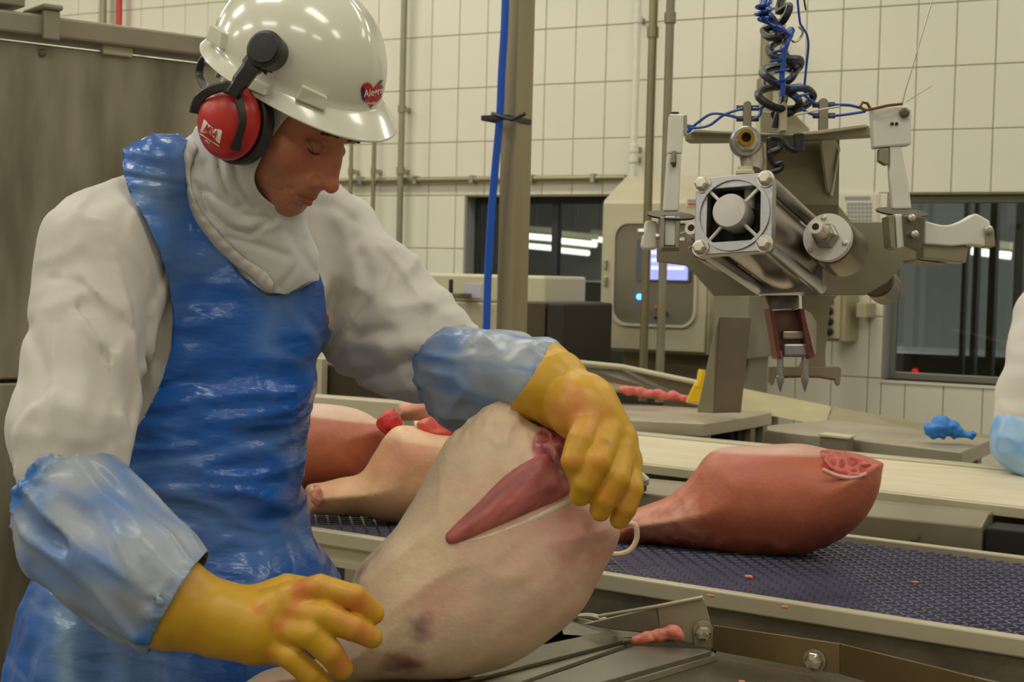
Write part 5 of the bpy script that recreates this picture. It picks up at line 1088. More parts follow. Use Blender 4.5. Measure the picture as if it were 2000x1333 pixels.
# hood
def hood_f(p):
    h = toh(p); d = skull(h)*HS-.010
    d = smin(d, cap(p, fromh((0, -.02, -.05)), K(474, 400, 2.17), .076, .072), .03)
    d = smin(d, cap(p, K(474, 400, 2.17), K(540, 520, 2.185), .072, .064), .03)
    d = smin(d, cap(p, K(440, 330, 2.20), K(410, 380, 2.22), .06, .06), .03); d = smin(d, cap(p, K(432, 325, 2.16), K(440, 370, 2.16), .052, .056), .03)
    return d
def hood_full(p):
    q = (p-np.asarray(K(470, 330, 2.1))); c_, s_ = math.cos(.35), math.sin(.35); r1 = q[:, 0]*c_+q[:, 1]*s_; r2 = -q[:, 0]*s_+q[:, 1]*c_
    h = toh(p); w = np.clip((-.03-h[:, 2])/.05, 0, 1)*np.clip((.06-h[:, 1])/.04, 0, 1)
    fo = ridge(np.stack([r1*34, r2*6, q[:, 2]*22], -1).astype(f32), 4)*.0060*w+vn(np.stack([q[:, 0]*12, q[:, 1]*30, q[:, 2]*14], -1).astype(f32), 14)*.0025*w
    return hood_f(p)-fo-grooves(p, GH)
V, Fq = iso(hood_full, np.array([-.57, K(0, 620, 2.1)[1], 1.96]), K(690, 90, 2.36)+[.02, 0, .05], .0036)
h = toh(V); yy = h[:, 1]; zz = h[:, 2]
bx_ = np.sqrt(np.maximum(.044+.03-yy+.10*np.abs(zz+.04), 0)**2+np.maximum(np.abs(zz+.040)-.038, 0)**2)-.03
bx_ = np.where(yy > .02, bx_, .05)
s = np.minimum(bx_, (polysd(pxof(V), [(200, 0), (900, 0), (900, 500), (622, 500), (622, 548), (598, 552), (560, 575), (518, 570), (460, 530), (300, 520)]))*.0007+(V[:, 2] > 2.25)*.2)
V, Fq = clip(V, Fq, s)
organic('hood', V, Fq, M['hood'], wk, thick=.0024)
# coat collar: a ruffled standing band round the hood
uni = lambda p: np.minimum(coat_full(p), hood_full(p))
co_px = [(372, 272), (352, 300), (346, 345), (360, 400), (385, 445), (420, 485), (455, 515), (490, 540), (516, 566), (530, 572)]
ci_px = [(386, 290), (372, 330), (374, 372), (392, 412), (418, 446), (448, 478), (478, 505), (505, 522), (522, 534), (534, 556)]
oc = catmull([np.array(q, float) for q in co_px], 10); ic = catmull([np.array(q, float) for q in ci_px], 10); NB = 7; gv = []
for i, (a, b_) in enumerate(zip(oc, ic)):
    for j in range(NB):
        u = j/(NB-1); q = a*(1-u)+b_*u; hh = hit(uni, q[0], q[1]); hh = hh*(1-(.004+.0045*math.sin(math.pi*u)+.0016*math.sin(i*.9)*u+rng.uniform(0, .0008))/hh[2]); gv.append(hh)
gf = [(i*NB+j, i*NB+j+1, (i+1)*NB+j+1, (i+1)*NB+j) for i in range(len(oc)-1) for j in range(NB-1)]
organic('collar', np.array(gv), np.array(gf), M['coat'], wk, thick=.003)
cf = [(505, 525), (520, 538), (528, 560), (560, 577), (600, 563), (622, 546), (590, 558), (560, 566)]
# ---- hard hat
hh_ = M['hat'] = mat('white_hard_hat', (222, 220, 202), .2, coat=.5, spec=.6)
HZ0 = .062; HY0 = -.006
def hatpt(phi, s):                        # s 0 crown .. 1 rim .. 1.35 brim edge
    cx, sy = math.sin(phi), math.cos(phi)
    a, b_ = .107, (.124 if sy > 0 else .126)
    if s <= 1:
        th_ = s*math.pi/2; rr = math.sin(th_)**.92; z = HZ0+.122*math.cos(th_)**.9
        # ridges along the crown
        rid = .005*math.exp(-((cx*rr*a)/.016)**2)*math.cos(th_)**.3 if s < .92 else 0
        return np.array([cx*a*rr, sy*b_*rr+HY0, z+rid])
    t = (s-1)/.35; fr = max(0, sy)**2.2; w = .011+.028*fr; drop = .004+.008*fr
    return np.array([cx*(a+w*t), sy*(b_+w*t)+HY0, HZ0-.012*t-drop*t**1.4])
_ar = .20; HRR = np.array([[math.cos(_ar), 0, math.sin(_ar)], [0, 1, 0], [-math.sin(_ar), 0, math.cos(_ar)]])
def fromhat(q): return ((HRR@(np.asarray(q, float)-[0, 0, .09]))+[0, 0, .09])@HRH*HS+HOH
NP, NSs = 72, 30; hv = [fromhat(hatpt(0, 0))]; ss = [ (i+1)/22 for i in range(22)]+[1.02, 1.06, 1.12, 1.19, 1.27, 1.33, 1.35]
for s_ in ss:
    for k in range(NP): hv.append(fromhat(hatpt(2*math.pi*k/NP, s_)))
hf = [(0, 1+k, 1+(k+1) % NP) for k in range(NP)]+[(1+i*NP+k, 1+(i+1)*NP+k, 1+(i+1)*NP+(k+1) % NP, 1+i*NP+(k+1) % NP) for i in range(len(ss)-1) for k in range(NP)]
hat = mesh_obj('hard_hat', k2w(np.array(hv)), hf, M['hat'], wk, smooth=True)
md = hat.modifiers.new('thickness', 'SOLIDIFY'); md.thickness = .0028; md.offset = 1
from mathutils.bvhtree import BVHTree
_bv = BVHTree.FromPolygons([tuple(map(float, v)) for v in hv], [tuple(f) for f in hf])
def onhat(px, py):
    d = K(px, py, 1.); loc, n, i, dist = _bv.ray_cast(Vector((0, 0, 0)), Vector(tuple(map(float, d))).normalized())
    if loc is None: loc, n, i, dist = _bv.find_nearest(Vector(tuple(map(float, d*2.08))))
    return np.array(loc)
def hatbox(pix, out, dep, name, m):
    q = [onhat(x, y) for x, y in pix]; c = sum(q)/len(q); n = c-fromhat((0, 0, .06)); n = n/np.linalg.norm(n)
    return MB().prism([k2w(v+n*out) for v in q], k2w(-n*dep+CC*0)-k2w(np.zeros(3))).build(name, m, wk, bevel=.002)
hatbox([(590, 164), (638, 186), (634, 214), (576, 190)], .010, .03, 'hat_slot', M['hat'])
hatbox([(424, 52), (446, 66), (440, 100), (414, 82)], .010, .03, 'hat_slot', M['hat'])
hatbox([(488, 148), (530, 166), (522, 186), (482, 168)], .008, .03, 'hat_slot', M['hat'])
# emblem on the hat
def heart(cx, cy, w, h_, rot=0, n=40):
    out = []
    for k in range(n):
        t = 2*math.pi*k/n; x = math.sin(t)**3; y = -(13*math.cos(t)-5*math.cos(2*t)-2*math.cos(3*t)-math.cos(4*t))/15
        out.append((cx+x*w*math.cos(rot)-y*h_*math.sin(rot), cy+x*w*math.sin(rot)+y*h_*math.cos(rot)))
    return out
def on_surface(pix, fn, off, name, m, parent):
    q = [fn(x, y) for x, y in pix]; q = [v*(1-off/v[2]) for v in q]; cpt = fn(np.mean([p_[0] for p_ in pix]), np.mean([p_[1] for p_ in pix])); cpt = cpt*(1-off/cpt[2])
    rings = []; nR = 5; V = [cpt]; F_ = []
    cxm, cym = np.mean([p_[0] for p_ in pix]), np.mean([p_[1] for p_ in pix]); n = len(pix)
    for r_ in range(1, nR+1):
        for (x, y) in pix:
            v = fn(cxm+(x-cxm)*r_/nR, cym+(y-cym)*r_/nR); V.append(v*(1-off/v[2]))
    F_ += [(0, 1+(k+1) % n, 1+k) for k in range(n)]
    for r_ in range(nR-1): F_ += [(1+r_*n+k, 1+r_*n+(k+1) % n, 1+(r_+1)*n+(k+1) % n, 1+(r_+1)*n+k) for k in range(n)]
    return mesh_obj(name, k2w(np.array(V)), F_, m, parent, smooth=True)
def text_on(txt, cx, cy, hpx, rot, fn, off, name, m, parent, wid=None, shear=0., bold=0.):
    cu = bpy.data.curves.new('txt', 'FONT'); cu.body = txt; cu.size = 1; cu.align_x = 'CENTER'; cu.align_y = 'CENTER'; cu.resolution_u = 3; cu.shear = shear; cu.offset = bold
    ob = bpy.data.objects.new('txt', cu); COL.objects.link(ob); bpy.context.view_layer.update(); me = ob.to_mesh(); vs = [v.co.copy() for v in me.vertices]; fs = [tuple(p_.vertices) for p_ in me.polygons]
    ob.to_mesh_clear(); bpy.data.objects.remove(ob); bpy.data.curves.remove(cu)
    xs = [v.x for v in vs]; ys = [v.y for v in vs]; W_ = max(xs)-min(xs); Hh = max(ys)-min(ys); sc_ = hpx/Hh; scx = sc_ if wid is None else wid/W_; mx, my = (max(xs)+min(xs))/2, (max(ys)+min(ys))/2; out = []
    for v in vs:
        a, b_ = (v.x-mx)*scx, -(v.y-my)*sc_; x = cx+a*math.cos(rot)-b_*math.sin(rot); y = cy+a*math.sin(rot)+b_*math.cos(rot); q = fn(x, y); out.append(q*(1-off/q[2]))
    return mesh_obj(name, k2w(np.array(out)), fs, m, parent)
M['emb_red'] = mat('emblem_red', (196, 36, 34), .35); M['emb_white'] = mat('emblem_white', (236, 226, 220), .4); M['emb_navy'] = mat('emblem_navy', (44, 46, 92), .4); M['emb_green'] = mat('emblem_green', (70, 96, 60), .4); M['emb_gold'] = mat('emblem_gold', (190, 150, 90), .4)
e_ = on_surface(heart(728, 183, 24, 27, .12), onhat, .0008, 'emblem_rim', M['emb_gold'], hat)
on_surface(heart(727, 184, 23, 25.5, .12), onhat, .0014, 'emblem', M['emb_red'], hat)
on_surface([(707, 172), (711, 168), (712, 180), (711, 194), (715, 203), (708, 194), (706, 183)], onhat, .002, 'emblem_navy_edge', M['emb_navy'], hat)  # navy crescent along the emblem's left edge
on_surface([(737, 163), (743, 157), (748, 156), (745, 162), (739, 166)], onhat, .002, 'emblem_leaf', M['emb_green'], hat)
text_on('Alegra', 729, 182, 19, -.20, onhat, .0024, 'emblem_lettering', M['emb_white'], hat, wid=40, shear=.3, bold=.02)
text_on('foods', 726, 201, 6, -.10, onhat, .0024, 'emblem_small_lettering', M['emb_white'], hat, wid=16, bold=.02)
# ---- ear muffs
M['muff'] = mat('red_ear_cup', (186, 32, 22), .34, spec=.6)
MC = K(449, 238, 2.012); mx_ = np.array(hx)/np.linalg.norm(hx)
if mx_[2] > 0: mx_ = -mx_
mu = np.array([.12, .99, 0]); mu -= mx_*(mu@mx_); mu /= np.linalg.norm(mu); mv = np.cross(mx_, mu)
MR = np.array([mx_, mu, mv])
def muff_f(p): 
    d = ell(p, MC, (.036, .0525, .0475), MR); q = (p-MC.astype(f32))@MR.T.astype(f32); return smax(d, -q[:, 0]-.012, .006)
V, Fq = iso(muff_f, MC-.07, MC+.07, .0022); cup = organic('ear_cup', V, Fq, M['muff'], wk)
def ringm(c, r1, r2, w0, w1, name, m, n=48, inn=.6):
    o_ = []; i_ = []
    for k in range(n):
        a = 2*math.pi*k/n; o_.append(k2w(c+mx_*w0+mu*r1*math.cos(a)+mv*r2*math.sin(a))); i_.append(k2w(c+mx_*w0+mu*r1*inn*math.cos(a)+mv*r2*inn*math.sin(a)))
    return MB().ring_plate(o_, i_, k2w(mx_*(w1-w0))-k2w(np.zeros(3))).build(name, m, wk, smooth=True, bevel=.003)
ringm(MC, .056, .051, -.034, -.012, 'ear_cushion', M['black'])
def onmuff(px, py): return hit(muff_f, px, py, 1.85, 2.3)
lb_ = on_surface([(398, 233), (434, 256), (429, 281), (391, 257)], onmuff, .0009, 'cup_label', M['emb_white'], cup)
text_on('MSA', 412.5, 257, 17, .56, onmuff, .0026, 'cup_lettering', M['muff'], cup, wid=29, bold=.02)
on_surface([(390, 260), (428, 285), (427, 287), (389, 262)], onmuff, .0009, 'cup_line', M['emb_white'], cup)
text_on('XLS', 405, 276, 5, .56, onmuff, .0022, 'cup_small_lettering', M['emb_white'], cup, wid=12, bold=.02)
def bar3(pts, w, name, m, th=.006):
    V = []; pts = [np.array(p_, float) for p_ in pts]; mb = MB(); n = len(pts); L_ = []; 
    for i, p_ in enumerate(pts):
        t = pts[min(i+1, n-1)][:2]-pts[max(i-1, 0)][:2]; t /= np.linalg.norm(t); nn_ = np.array([-t[1], t[0]]); ww = w[i] if hasattr(w, '__len__') else w
        for s_, dz in ((1, 0), (1, th), (-1, th), (-1, 0)): V.append(k2w(K(p_[0]+nn_[0]*ww*s_*(.72 if dz == 0 else 1), p_[1]+nn_[1]*ww*s_*(.72 if dz == 0 else 1), p_[2]+dz)))
    f = [(i*4+k, i*4+(k+1) % 4, (i+1)*4+(k+1) % 4, (i+1)*4+k) for i in range(n-1) for k in range(4)]+[(0, 1, 2, 3), tuple((n-1)*4+k for k in (3, 2, 1, 0))]
    return mb.add(V, f).build(name, m, wk, bevel=.0012)
zm = 1.968
bar3(catmull([(462, 172, 1.972), (468, 200, 1.964), (474, 232, 1.961), (468, 262, 1.968), (458, 294, 1.985)], 5), [9+0*i for i in range(6)]+[8]*6+[9]*6+[12]*3, 'muff_yoke', M['black'])
bar3(catmull([(470, 180, 1.970), (440, 170, 1.972), (412, 176, 1.98), (392, 190, 1.995), (384, 206, 2.01), (380, 222, 2.02)], 5), [14]*6+[11]*10+[12]*10, 'muff_yoke', M['black'])
bar3(catmull([(452, 186, 1.962), (470, 160, 1.958), (492, 130, 1.956), (512, 104, 1.962)], 5), [16]*5+[19]*5+[23]*6, 'muff_arm', M['black'], .014)
q = K(519, 97, 1.955); n_ = np.array([-.25, .12, -.96]); n_ /= np.linalg.norm(n_)
MB().lathe(k2w(q), k2w(n_)-k2w(np.zeros(3)), [(-.02, .024), (.0, .0255), (.004, .0255), (.006, .021), (.009, .020), (.010, .0)], 32).build('muff_hinge', M['black'], wk, smooth=True)
bar3([(500, 120, 1.962), (528, 128, 1.962), (514, 142, 1.97)], [18, 20, 8], 'muff_hinge_base', M['black'], .015)
bar3(catmull([(536, 72, 1.968), (550, 92, 1.965), (542, 112, 1.965), (524, 140, 1.97)], 4), [8]*20, 'muff_clip', M['black'], .012)
bar3(catmull([(420, 112, 2.10), (402, 112, 2.12), (392, 128, 2.13), (390, 146, 2.13), (400, 168, 2.08), (412, 176, 2.02)], 5), [9]*40, 'rear_band', M['black'], .01)
bar3([(400, 118, 2.09), (428, 134, 2.08), (424, 152, 2.07)], [5, 8, 6], 'rear_band', M['steel_dull'], .008)
for (x, y) in ((1e9, 0),): pass
# trousers and boots
for sx in (-1, 1):
    hp_ = k2w(K(360+sx*95, 1330, 2.25)); ft_ = np.array([hp_[0], hp_[1], .3])
    MB().tube([hp_, (hp_+ft_)/2, ft_], [.10, .085, .075], 20).build('trouser_leg', M['trouser'], wk, smooth=True)
    fw = dirc(.5, 0, -.87)*np.array([1, 1, 0])
    bt = MB().tube([ft_+[0, 0, .05], ft_*[1, 1, 0]+[0, 0, .09], ft_*[1, 1, 0]+[0, 0, .055]+fw*.08, ft_*[1, 1, 0]+[0, 0, .045]+fw*.17], [.07, .055, .052, .038], 18).build('boot', M['boot'], wk, smooth=True)
    sl = MB().obox(ft_*[1, 1, 0]+fw*.07+[0, 0, .014], fw*.14, np.cross(fw, [0, 0, 1])*.05, (0, 0, .014)).build('boot_sole', M['boot'], wk, bevel=.01)
# coat emblem
q0 = hit(coat_full, 641, 628)
on_surface([(638, 612), (642, 618), (643, 630), (640, 640), (637, 634), (636, 620)], lambda x, y: hit(coat_full, x, y), .001, 'coat_emblem', mat('orange_red_embroidery', (206, 84, 24), .6), wk)
# ------------------------------------------------------------------ pork legs
def pillow(poly, Z, T, Rr, pw=None, tilt=(0, 0), sm=6):
    """rounded solid whose broad outline is given in photo pixels at depth Z, half thickness T, edge radius Rr"""
    pts = np.array([(K(x, y, Z)[0], K(x, y, Z)[1]) for x, y in poly]); cl = np.array(catmull(pts, sm, True)); cx = cl.mean(0)
    def g(p):
        s = Z/p[:, 2]; q = p[:, :2]*s[:, None]; d = -polysd(q, cl); w = p[:, 2]-Z-tilt[0]*(q[:, 0]-cx[0])-tilt[1]*(q[:, 1]-cx[1])
        return (np.sqrt(np.maximum(d+Rr, 0)**2+(w*Rr/T)**2)-Rr).astype(f32)*np.float32(min(1, T/Rr*1.2))
    tz = abs(tilt[0])*np.ptp(cl[:, 0])/2+abs(tilt[1])*np.ptp(cl[:, 1])/2+.02; lo = np.array([cl[:, 0].min()-.03, cl[:, 1].min()-.03, Z-T-tz]); hi = np.array([cl[:, 0].max()+.03, cl[:, 1].max()+.03, Z+T+tz])
    return g, lo, hi
def pork(name, label, gfun, lo, hi, h, colf, group=None, parts=()):
    V, Fq = iso(gfun, lo, hi, h, slack=2.2); zmin = k2w(V); c = zmin.mean(0)
    t = thing(name, (c[0], c[1], zmin[:, 2].min()), label, 'meat', group)
    organic('rind', V, Fq, M['meat'], t, colf); return t
# A: the red-brown leg lying on the blue belt at the right
PA = [(1195, 1030), (1215, 1004), (1260, 990), (1310, 972), (1345, 938), (1378, 895), (1415, 876), (1480, 872), (1560, 868), (1620, 878), (1680, 888), (1720, 902), (1726, 908), (1724, 918), (1716, 965), (1688, 1015), (1640, 1055), (1580, 1078), (1480, 1084), (1390, 1076), (1320, 1062), (1260, 1062), (1215, 1064), (1195, 1052)]
gA, lo, hi = pillow(PA, 2.84, .115, .10, tilt=(-.35, 0))
cavA = K(1648, 908, 2.685)
def fA(p):
    d = gA(p); d = smax(d, -ell(p, cavA, (.040, .017, .016)), .008)
    d = smax(d, -cap(p, K(1598, 880, 2.68), K(1700, 896, 2.64), .012, .02), .01)
    x = (p[:, 0]-K(1500, 0, 2.8)[0]); yb = np.clip((K(0, 1040, 2.8)[1]-p[:, 1])/.02, 0, 1)
    return d-vn((p*13).astype(f32), 2)*.004-ridge(np.stack([p[:, 0]*40, p[:, 1]*14, p[:, 2]*14], -1).astype(f32), 6)*.0035*yb-np.exp(-((p[:, 0]-K(1340, 0, 2.8)[0])/.03)**2)*ridge((p*26).astype(f32), 8)*.003
def colA(V):
    c = blend(V, (200, 112, 82), [(K(1250, 1030, 2.75), .10, (226, 170, 150), .9), (K(1330, 1040, 2.75), .05, (222, 160, 132), .6), (K(1292, 1022, 2.72), .012, (206, 60, 60), .8), (K(1325, 1025, 2.72), .012, (206, 60, 66), .7), (K(1215, 1030, 2.75), .02, (210, 110, 110), .6), (K(1450, 900, 2.75), .06, (206, 116, 108), .5), (K(1620, 1065, 2.75), .07, (150, 78, 62), .6)])
    w = np.clip(1.15-ell(V, cavA, (.043, .021, .032))/.005, 0, 1)[:, None]; c = c*(1-w)+(lc((188, 64, 56))*(1-.35*vn((V*150).astype(f32), 5)[:, None]))*w
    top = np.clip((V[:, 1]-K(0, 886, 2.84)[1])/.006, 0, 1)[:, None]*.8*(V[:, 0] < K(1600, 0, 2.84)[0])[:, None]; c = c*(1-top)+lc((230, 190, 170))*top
    pf = np.clip((V[:, 0]-K(1655, 0, 2.7)[0])/.01, 0, 1)[:, None]*np.clip((K(0, 925, 2.7)[1]-V[:, 1])/-.004+1, 0, 1)[:, None]*.45; return c*(1-pf)+lc((206, 104, 92))*pf
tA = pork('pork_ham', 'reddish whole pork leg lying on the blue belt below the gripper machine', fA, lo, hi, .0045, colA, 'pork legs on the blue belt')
def lump(name, cx, cy, Z, r, col, par, seed=0, el=(1, .7, .8), label=None):
    c = K(cx, cy, Z); V, Fq = iso(lambda p: ell(p, c, tuple(r*e for e in el))-vn((p*(.6/r)).astype(f32), seed)*r*.4-ridge((p*(1.2/r)).astype(f32), seed+3)*r*.22, c-r*1.7, c+r*1.7, max(r/7, .0018))
    return organic(name, V, Fq, M['meat'], par, lambda V: blend(V, col, [])*(1-.0*V[:, :1])*(1+.55*ridge((V*70).astype(f32), seed)[:, None]*.6), label=label)
MB().tube(catmull([k2w(K(x, y, z)) for x, y, z in ((1206, 1030, 2.68), (1238, 1024, 2.66), (1244, 1050, 2.66), (1232, 1074, 2.66), (1210, 1083, 2.66), (1186, 1082, 2.67))], 6), .0052, 8).build('tendon_loop', mat('cream_tendon', (226, 196, 160), .4, sss=.1), tA, smooth=True, label='cream tendon loop')
MB().tube(catmull([k2w(K(x, y, 2.672)) for x, y in ((1606, 918), (1635, 930), (1665, 934), (1692, 926))], 5), .004, 8).build('fat_rim', mat('pale_fat_rim', (226, 176, 156), .4), tA, smooth=True)
# B: cream leg with cut shank, C: brown-red leg, D: piece behind
PB = [(596, 975), (600, 948), (640, 941), (700, 928), (728, 888), (752, 852), (782, 832), (840, 838), (900, 850), (980, 880), (960, 950), (900, 1000), (830, 1024), (760, 1022), (700, 1008), (640, 1006), (604, 1003)]
gB, lo, hi = pillow(PB, 3.05, .10, .085)
cs = K(600, 975, 2.99)
def fB(p): return smax(gB(p), -((p-cs)@np.array([.93, .0, .36], f32)), .008)-vn((p*12).astype(f32), 6)*.004-np.exp(-((p[:, 0]-K(665, 0, 3.)[0])/.03)**2)*.004
def colB(V):
    c = blend(V, (222, 176, 134), [(K(790, 870, 2.97), .09, (222, 146, 118), .7), (K(870, 900, 2.97), .09, (224, 160, 128), .5)])
    w = np.clip(1-((V-cs)@np.array([.93, .0, .36]))/.004, 0, 1)[:, None]*.95; m_ = (lc((178, 70, 62))*(1+.5*vn((V*130).astype(f32), 3)[:, None]))
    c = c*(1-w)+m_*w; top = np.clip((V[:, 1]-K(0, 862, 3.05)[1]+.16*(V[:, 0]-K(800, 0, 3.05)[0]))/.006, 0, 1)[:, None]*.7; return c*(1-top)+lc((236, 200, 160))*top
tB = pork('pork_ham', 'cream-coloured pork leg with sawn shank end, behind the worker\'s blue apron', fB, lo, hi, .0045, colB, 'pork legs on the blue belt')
lump('cut_bone', 622, 974, 2.985, .017, (196, 130, 120), tB, 4, (.5, 1.2, 1), label='sawn bone and meat'); lump('exposed_meat', 862, 832, 3.04, .030, (212, 84, 66), tB, 8, (1.7, .5, .8), label='red meat edge')
PC = [(520, 810), (560, 794), (620, 790), (690, 797), (730, 815), (756, 842), (742, 880), (716, 925), (690, 948), (600, 955), (530, 955), (505, 880)]
gC, lo, hi = pillow(PC, 3.22, .10, .09)
def colC(V):
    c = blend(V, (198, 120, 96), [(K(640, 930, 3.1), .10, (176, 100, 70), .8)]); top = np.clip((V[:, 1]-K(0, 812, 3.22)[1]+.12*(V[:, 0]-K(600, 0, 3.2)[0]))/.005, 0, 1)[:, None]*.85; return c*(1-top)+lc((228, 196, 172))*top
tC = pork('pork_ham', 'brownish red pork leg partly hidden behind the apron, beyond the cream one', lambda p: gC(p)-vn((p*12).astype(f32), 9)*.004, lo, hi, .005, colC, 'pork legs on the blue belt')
lump('exposed_meat', 762, 828, 3.12, .026, (190, 44, 40), tC, 5, (1.2, .8, .8), label='dark red exposed meat')
PD = [(776, 822), (778, 792), (800, 784), (825, 776), (850, 768), (900, 775), (905, 818), (850, 822)]
gD, lo, hi = pillow(PD, 4.3, .06, .05)
pork('pork_piece', 'pinkish pork piece under the raised sleeve on the cream belt', lambda p: gD(p)-vn((p*14).astype(f32), 9)*.004, lo, hi, .006, lambda V: blend(V, (206, 138, 112), []))
# E: the leg being lifted
PE = [(985, 792), (1020, 795), (1040, 822), (1085, 838), (1115, 850), (1120, 900), (1130, 955), (1180, 1000), (1206, 1040), (1178, 1110), (1130, 1190), (1075, 1245), (1010, 1290), (930, 1318), (850, 1330), (770, 1336), (690, 1345), (600, 1350), (520, 1356), (452, 1352), (470, 1325), (540, 1308), (610, 1290), (655, 1235), (690, 1130), (735, 1060), (770, 1020), (820, 955), (862, 880), (910, 838), (950, 808)]
gE, lo, hi = pillow(PE, 2.07, .085, .105, tilt=(-.18, .12))
cavE = K(1082, 868, 1.99)
MU = [(1040, 893), (1068, 888), (1092, 915), (1114, 948), (1108, 968), (1040, 1000), (960, 1034), (886, 1064), (868, 1050), (884, 1028), (930, 985), (985, 930)]
def fE(p):
    d = gE(p); d = smax(d, -ell(p, cavE, (.024, .028, .018)), .012)
    st = np.stack([p[:, 0]*.8+p[:, 1]*.6, -p[:, 0]*.6+p[:, 1]*.8, p[:, 2]], -1)
    edge = np.clip((p[:, 1]-K(0, 900, 2.07)[1])/.04, 0, 1)
    return d-vn((p*11).astype(f32), 4)*.006-vn((st*np.array([22, 60, 30])).astype(f32), 8)*.0012-ridge((st*np.array([7, 18, 12])).astype(f32), 12)*.0035-edge*ridge((p*70).astype(f32), 2)*.002
def colE(V):
    c = blend(V, (214, 188, 156), [(K(1090, 1060, 2.0), .13, (218, 170, 150), .9), (K(1000, 1120, 1.98), .10, (216, 180, 154), .6), (K(1150, 1040, 2.0), .08, (204, 146, 130), .8), (K(850, 1180, 1.98), .045, (226, 170, 150), .7), (K(820, 1225, 1.98), .022, (120, 92, 98), .8), (K(790, 1300, 2.0), .026, (118, 62, 72), .9), (K(760, 1310, 2.0), .02, (130, 84, 90), .7), (K(1000, 800, 2.0), .012, (222, 140, 124), .6), (K(985, 1160, 1.97), .03, (184, 166, 146), .5),
                                      (K(890, 920, 1.99), .010, (160, 90, 76), .7), (K(700, 1120, 2.06), .018, (140, 74, 80), .7), (K(725, 1075, 2.06), .014, (150, 80, 84), .6), (K(540, 1335, 2.0), .05, (222, 164, 150), .8), (K(650, 1290, 2.0), .04, (214, 176, 160), .6), (K(940, 860, 2.0), .04, (232, 208, 182), .4), (K(880, 960, 1.98), .03, (230, 184, 164), .6), (K(800, 1090, 2.0), .05, (232, 212, 176), .5)])
    w = np.clip(1.1-ell(V, cavE, (.028, .033, .055))/.005, 0, 1)[:, None]; return c*(1-w)+(lc((176, 92, 96))*(1+.4*vn((V*110).astype(f32), 6)[:, None]))*w
tE = pork('pork_ham', 'big cream and pink pork leg being lifted in the worker\'s gloved hands', fE, lo, hi, .0036, colE)
def skin_patch(poly, f, lift, bulge, name, colf, label=None, h_=.05, nz=None, zr=(1.9, 2.06), par=None, zm_=2.0):
    """a raised muscle lying on the surface f: pillow cut from the surface band"""
    cl = np.array(catmull([np.array(q, float) for q in poly], 6, True))
    def g(p):
        d2 = -polysd(pxof(p), cl)*(zm_/FPX); fd = f(p)-bulge*np.clip(-d2/.022, 0, 1)**.5-(nz(p) if nz else 0); return smax(fd, d2, .004)
    l_ = np.min([K(x, y, z) for x, y in poly for z in (zr[0], zr[1]+.04)], 0)-.01; h2 = np.max([K(x, y, z) for x, y in poly for z in (zr[0], zr[1]+.04)], 0)+.01; l_[2] = zr[0]; h2[2] = zr[1]
    V, Fq = iso(g, l_, h2, .003); return organic(name, V, Fq, M['meat'], par or tE, colf, label=label)
rawA = lambda V: lc((178, 58, 50))*(1-np.clip(ridge((V*60).astype(f32), 5), 0, 1)[:, None])+lc((216, 120, 108))*np.clip(ridge((V*60).astype(f32), 5), 0, 1)[:, None]
skin_patch([(1602, 880), (1640, 884), (1688, 896), (1702, 910), (1690, 926), (1660, 932), (1628, 920), (1608, 902)], fA, 0, .0015, 'exposed_meat', rawA, 'red exposed cut meat', nz=lambda p: ridge((p*60).astype(f32), 5)*.004+vn((p*90).astype(f32), 3)*.002, zr=(2.58, 2.84), par=tA, zm_=2.7)
gEb = lambda p: gE(p)-vn((p*11).astype(f32), 4)*.006
def colM(V):
    st = np.stack([V[:, 0]*.72+V[:, 1]*.69, -V[:, 0]*.69+V[:, 1]*.72, V[:, 2]], -1); n = vn((st*np.array([12, 120, 40])).astype(f32), 4)[:, None]
    c = lc((172, 94, 90))*(1+.35*n+.2*vn((st*np.array([30, 260, 90])).astype(f32), 7)[:, None]); c = np.tile(c, (1, 1)); return blend(V, c, [(K(885, 1045, 1.97), .02, (206, 110, 96), .6), (K(1085, 940, 1.97), .02, (206, 140, 130), .6), (K(1105, 965, 1.97), .018, (222, 160, 146), .7)])
skin_patch(MU, gEb, .002, .014, 'muscle_flap', colM, 'dark pink muscle flap')
skin_patch([(880, 1062), (960, 1040), (1040, 1006), (1108, 972), (1122, 962), (1116, 985), (1040, 1022), (960, 1052), (900, 1066)], gEb, .001, .003, 'fat_rim', lambda V: blend(V, (226, 206, 182), []))
def raw(V):
    n = ridge((V*46).astype(f32), 5)[:, None]; m2 = vn((V*80).astype(f32), 8)[:, None]; w = np.clip(n*1.1, 0, 1); c = lc((160, 72, 84))*(1-w)+lc((206, 134, 128))*w
    w2 = np.clip(m2*2-.7, 0, 1); return c*(1-w2)+lc((226, 186, 172))*w2
nzr = lambda p: ridge((p*46).astype(f32), 5)*.0045+vn((p*85).astype(f32), 3)*.0018
skin_patch([(1032, 826), (1060, 832), (1090, 836), (1120, 850), (1122, 900), (1118, 940), (1094, 930), (1078, 900), (1052, 888), (1040, 860)], gEb, .0, .001, 'exposed_meat', raw, 'raw cut meat with pale sinews', nz=nzr)
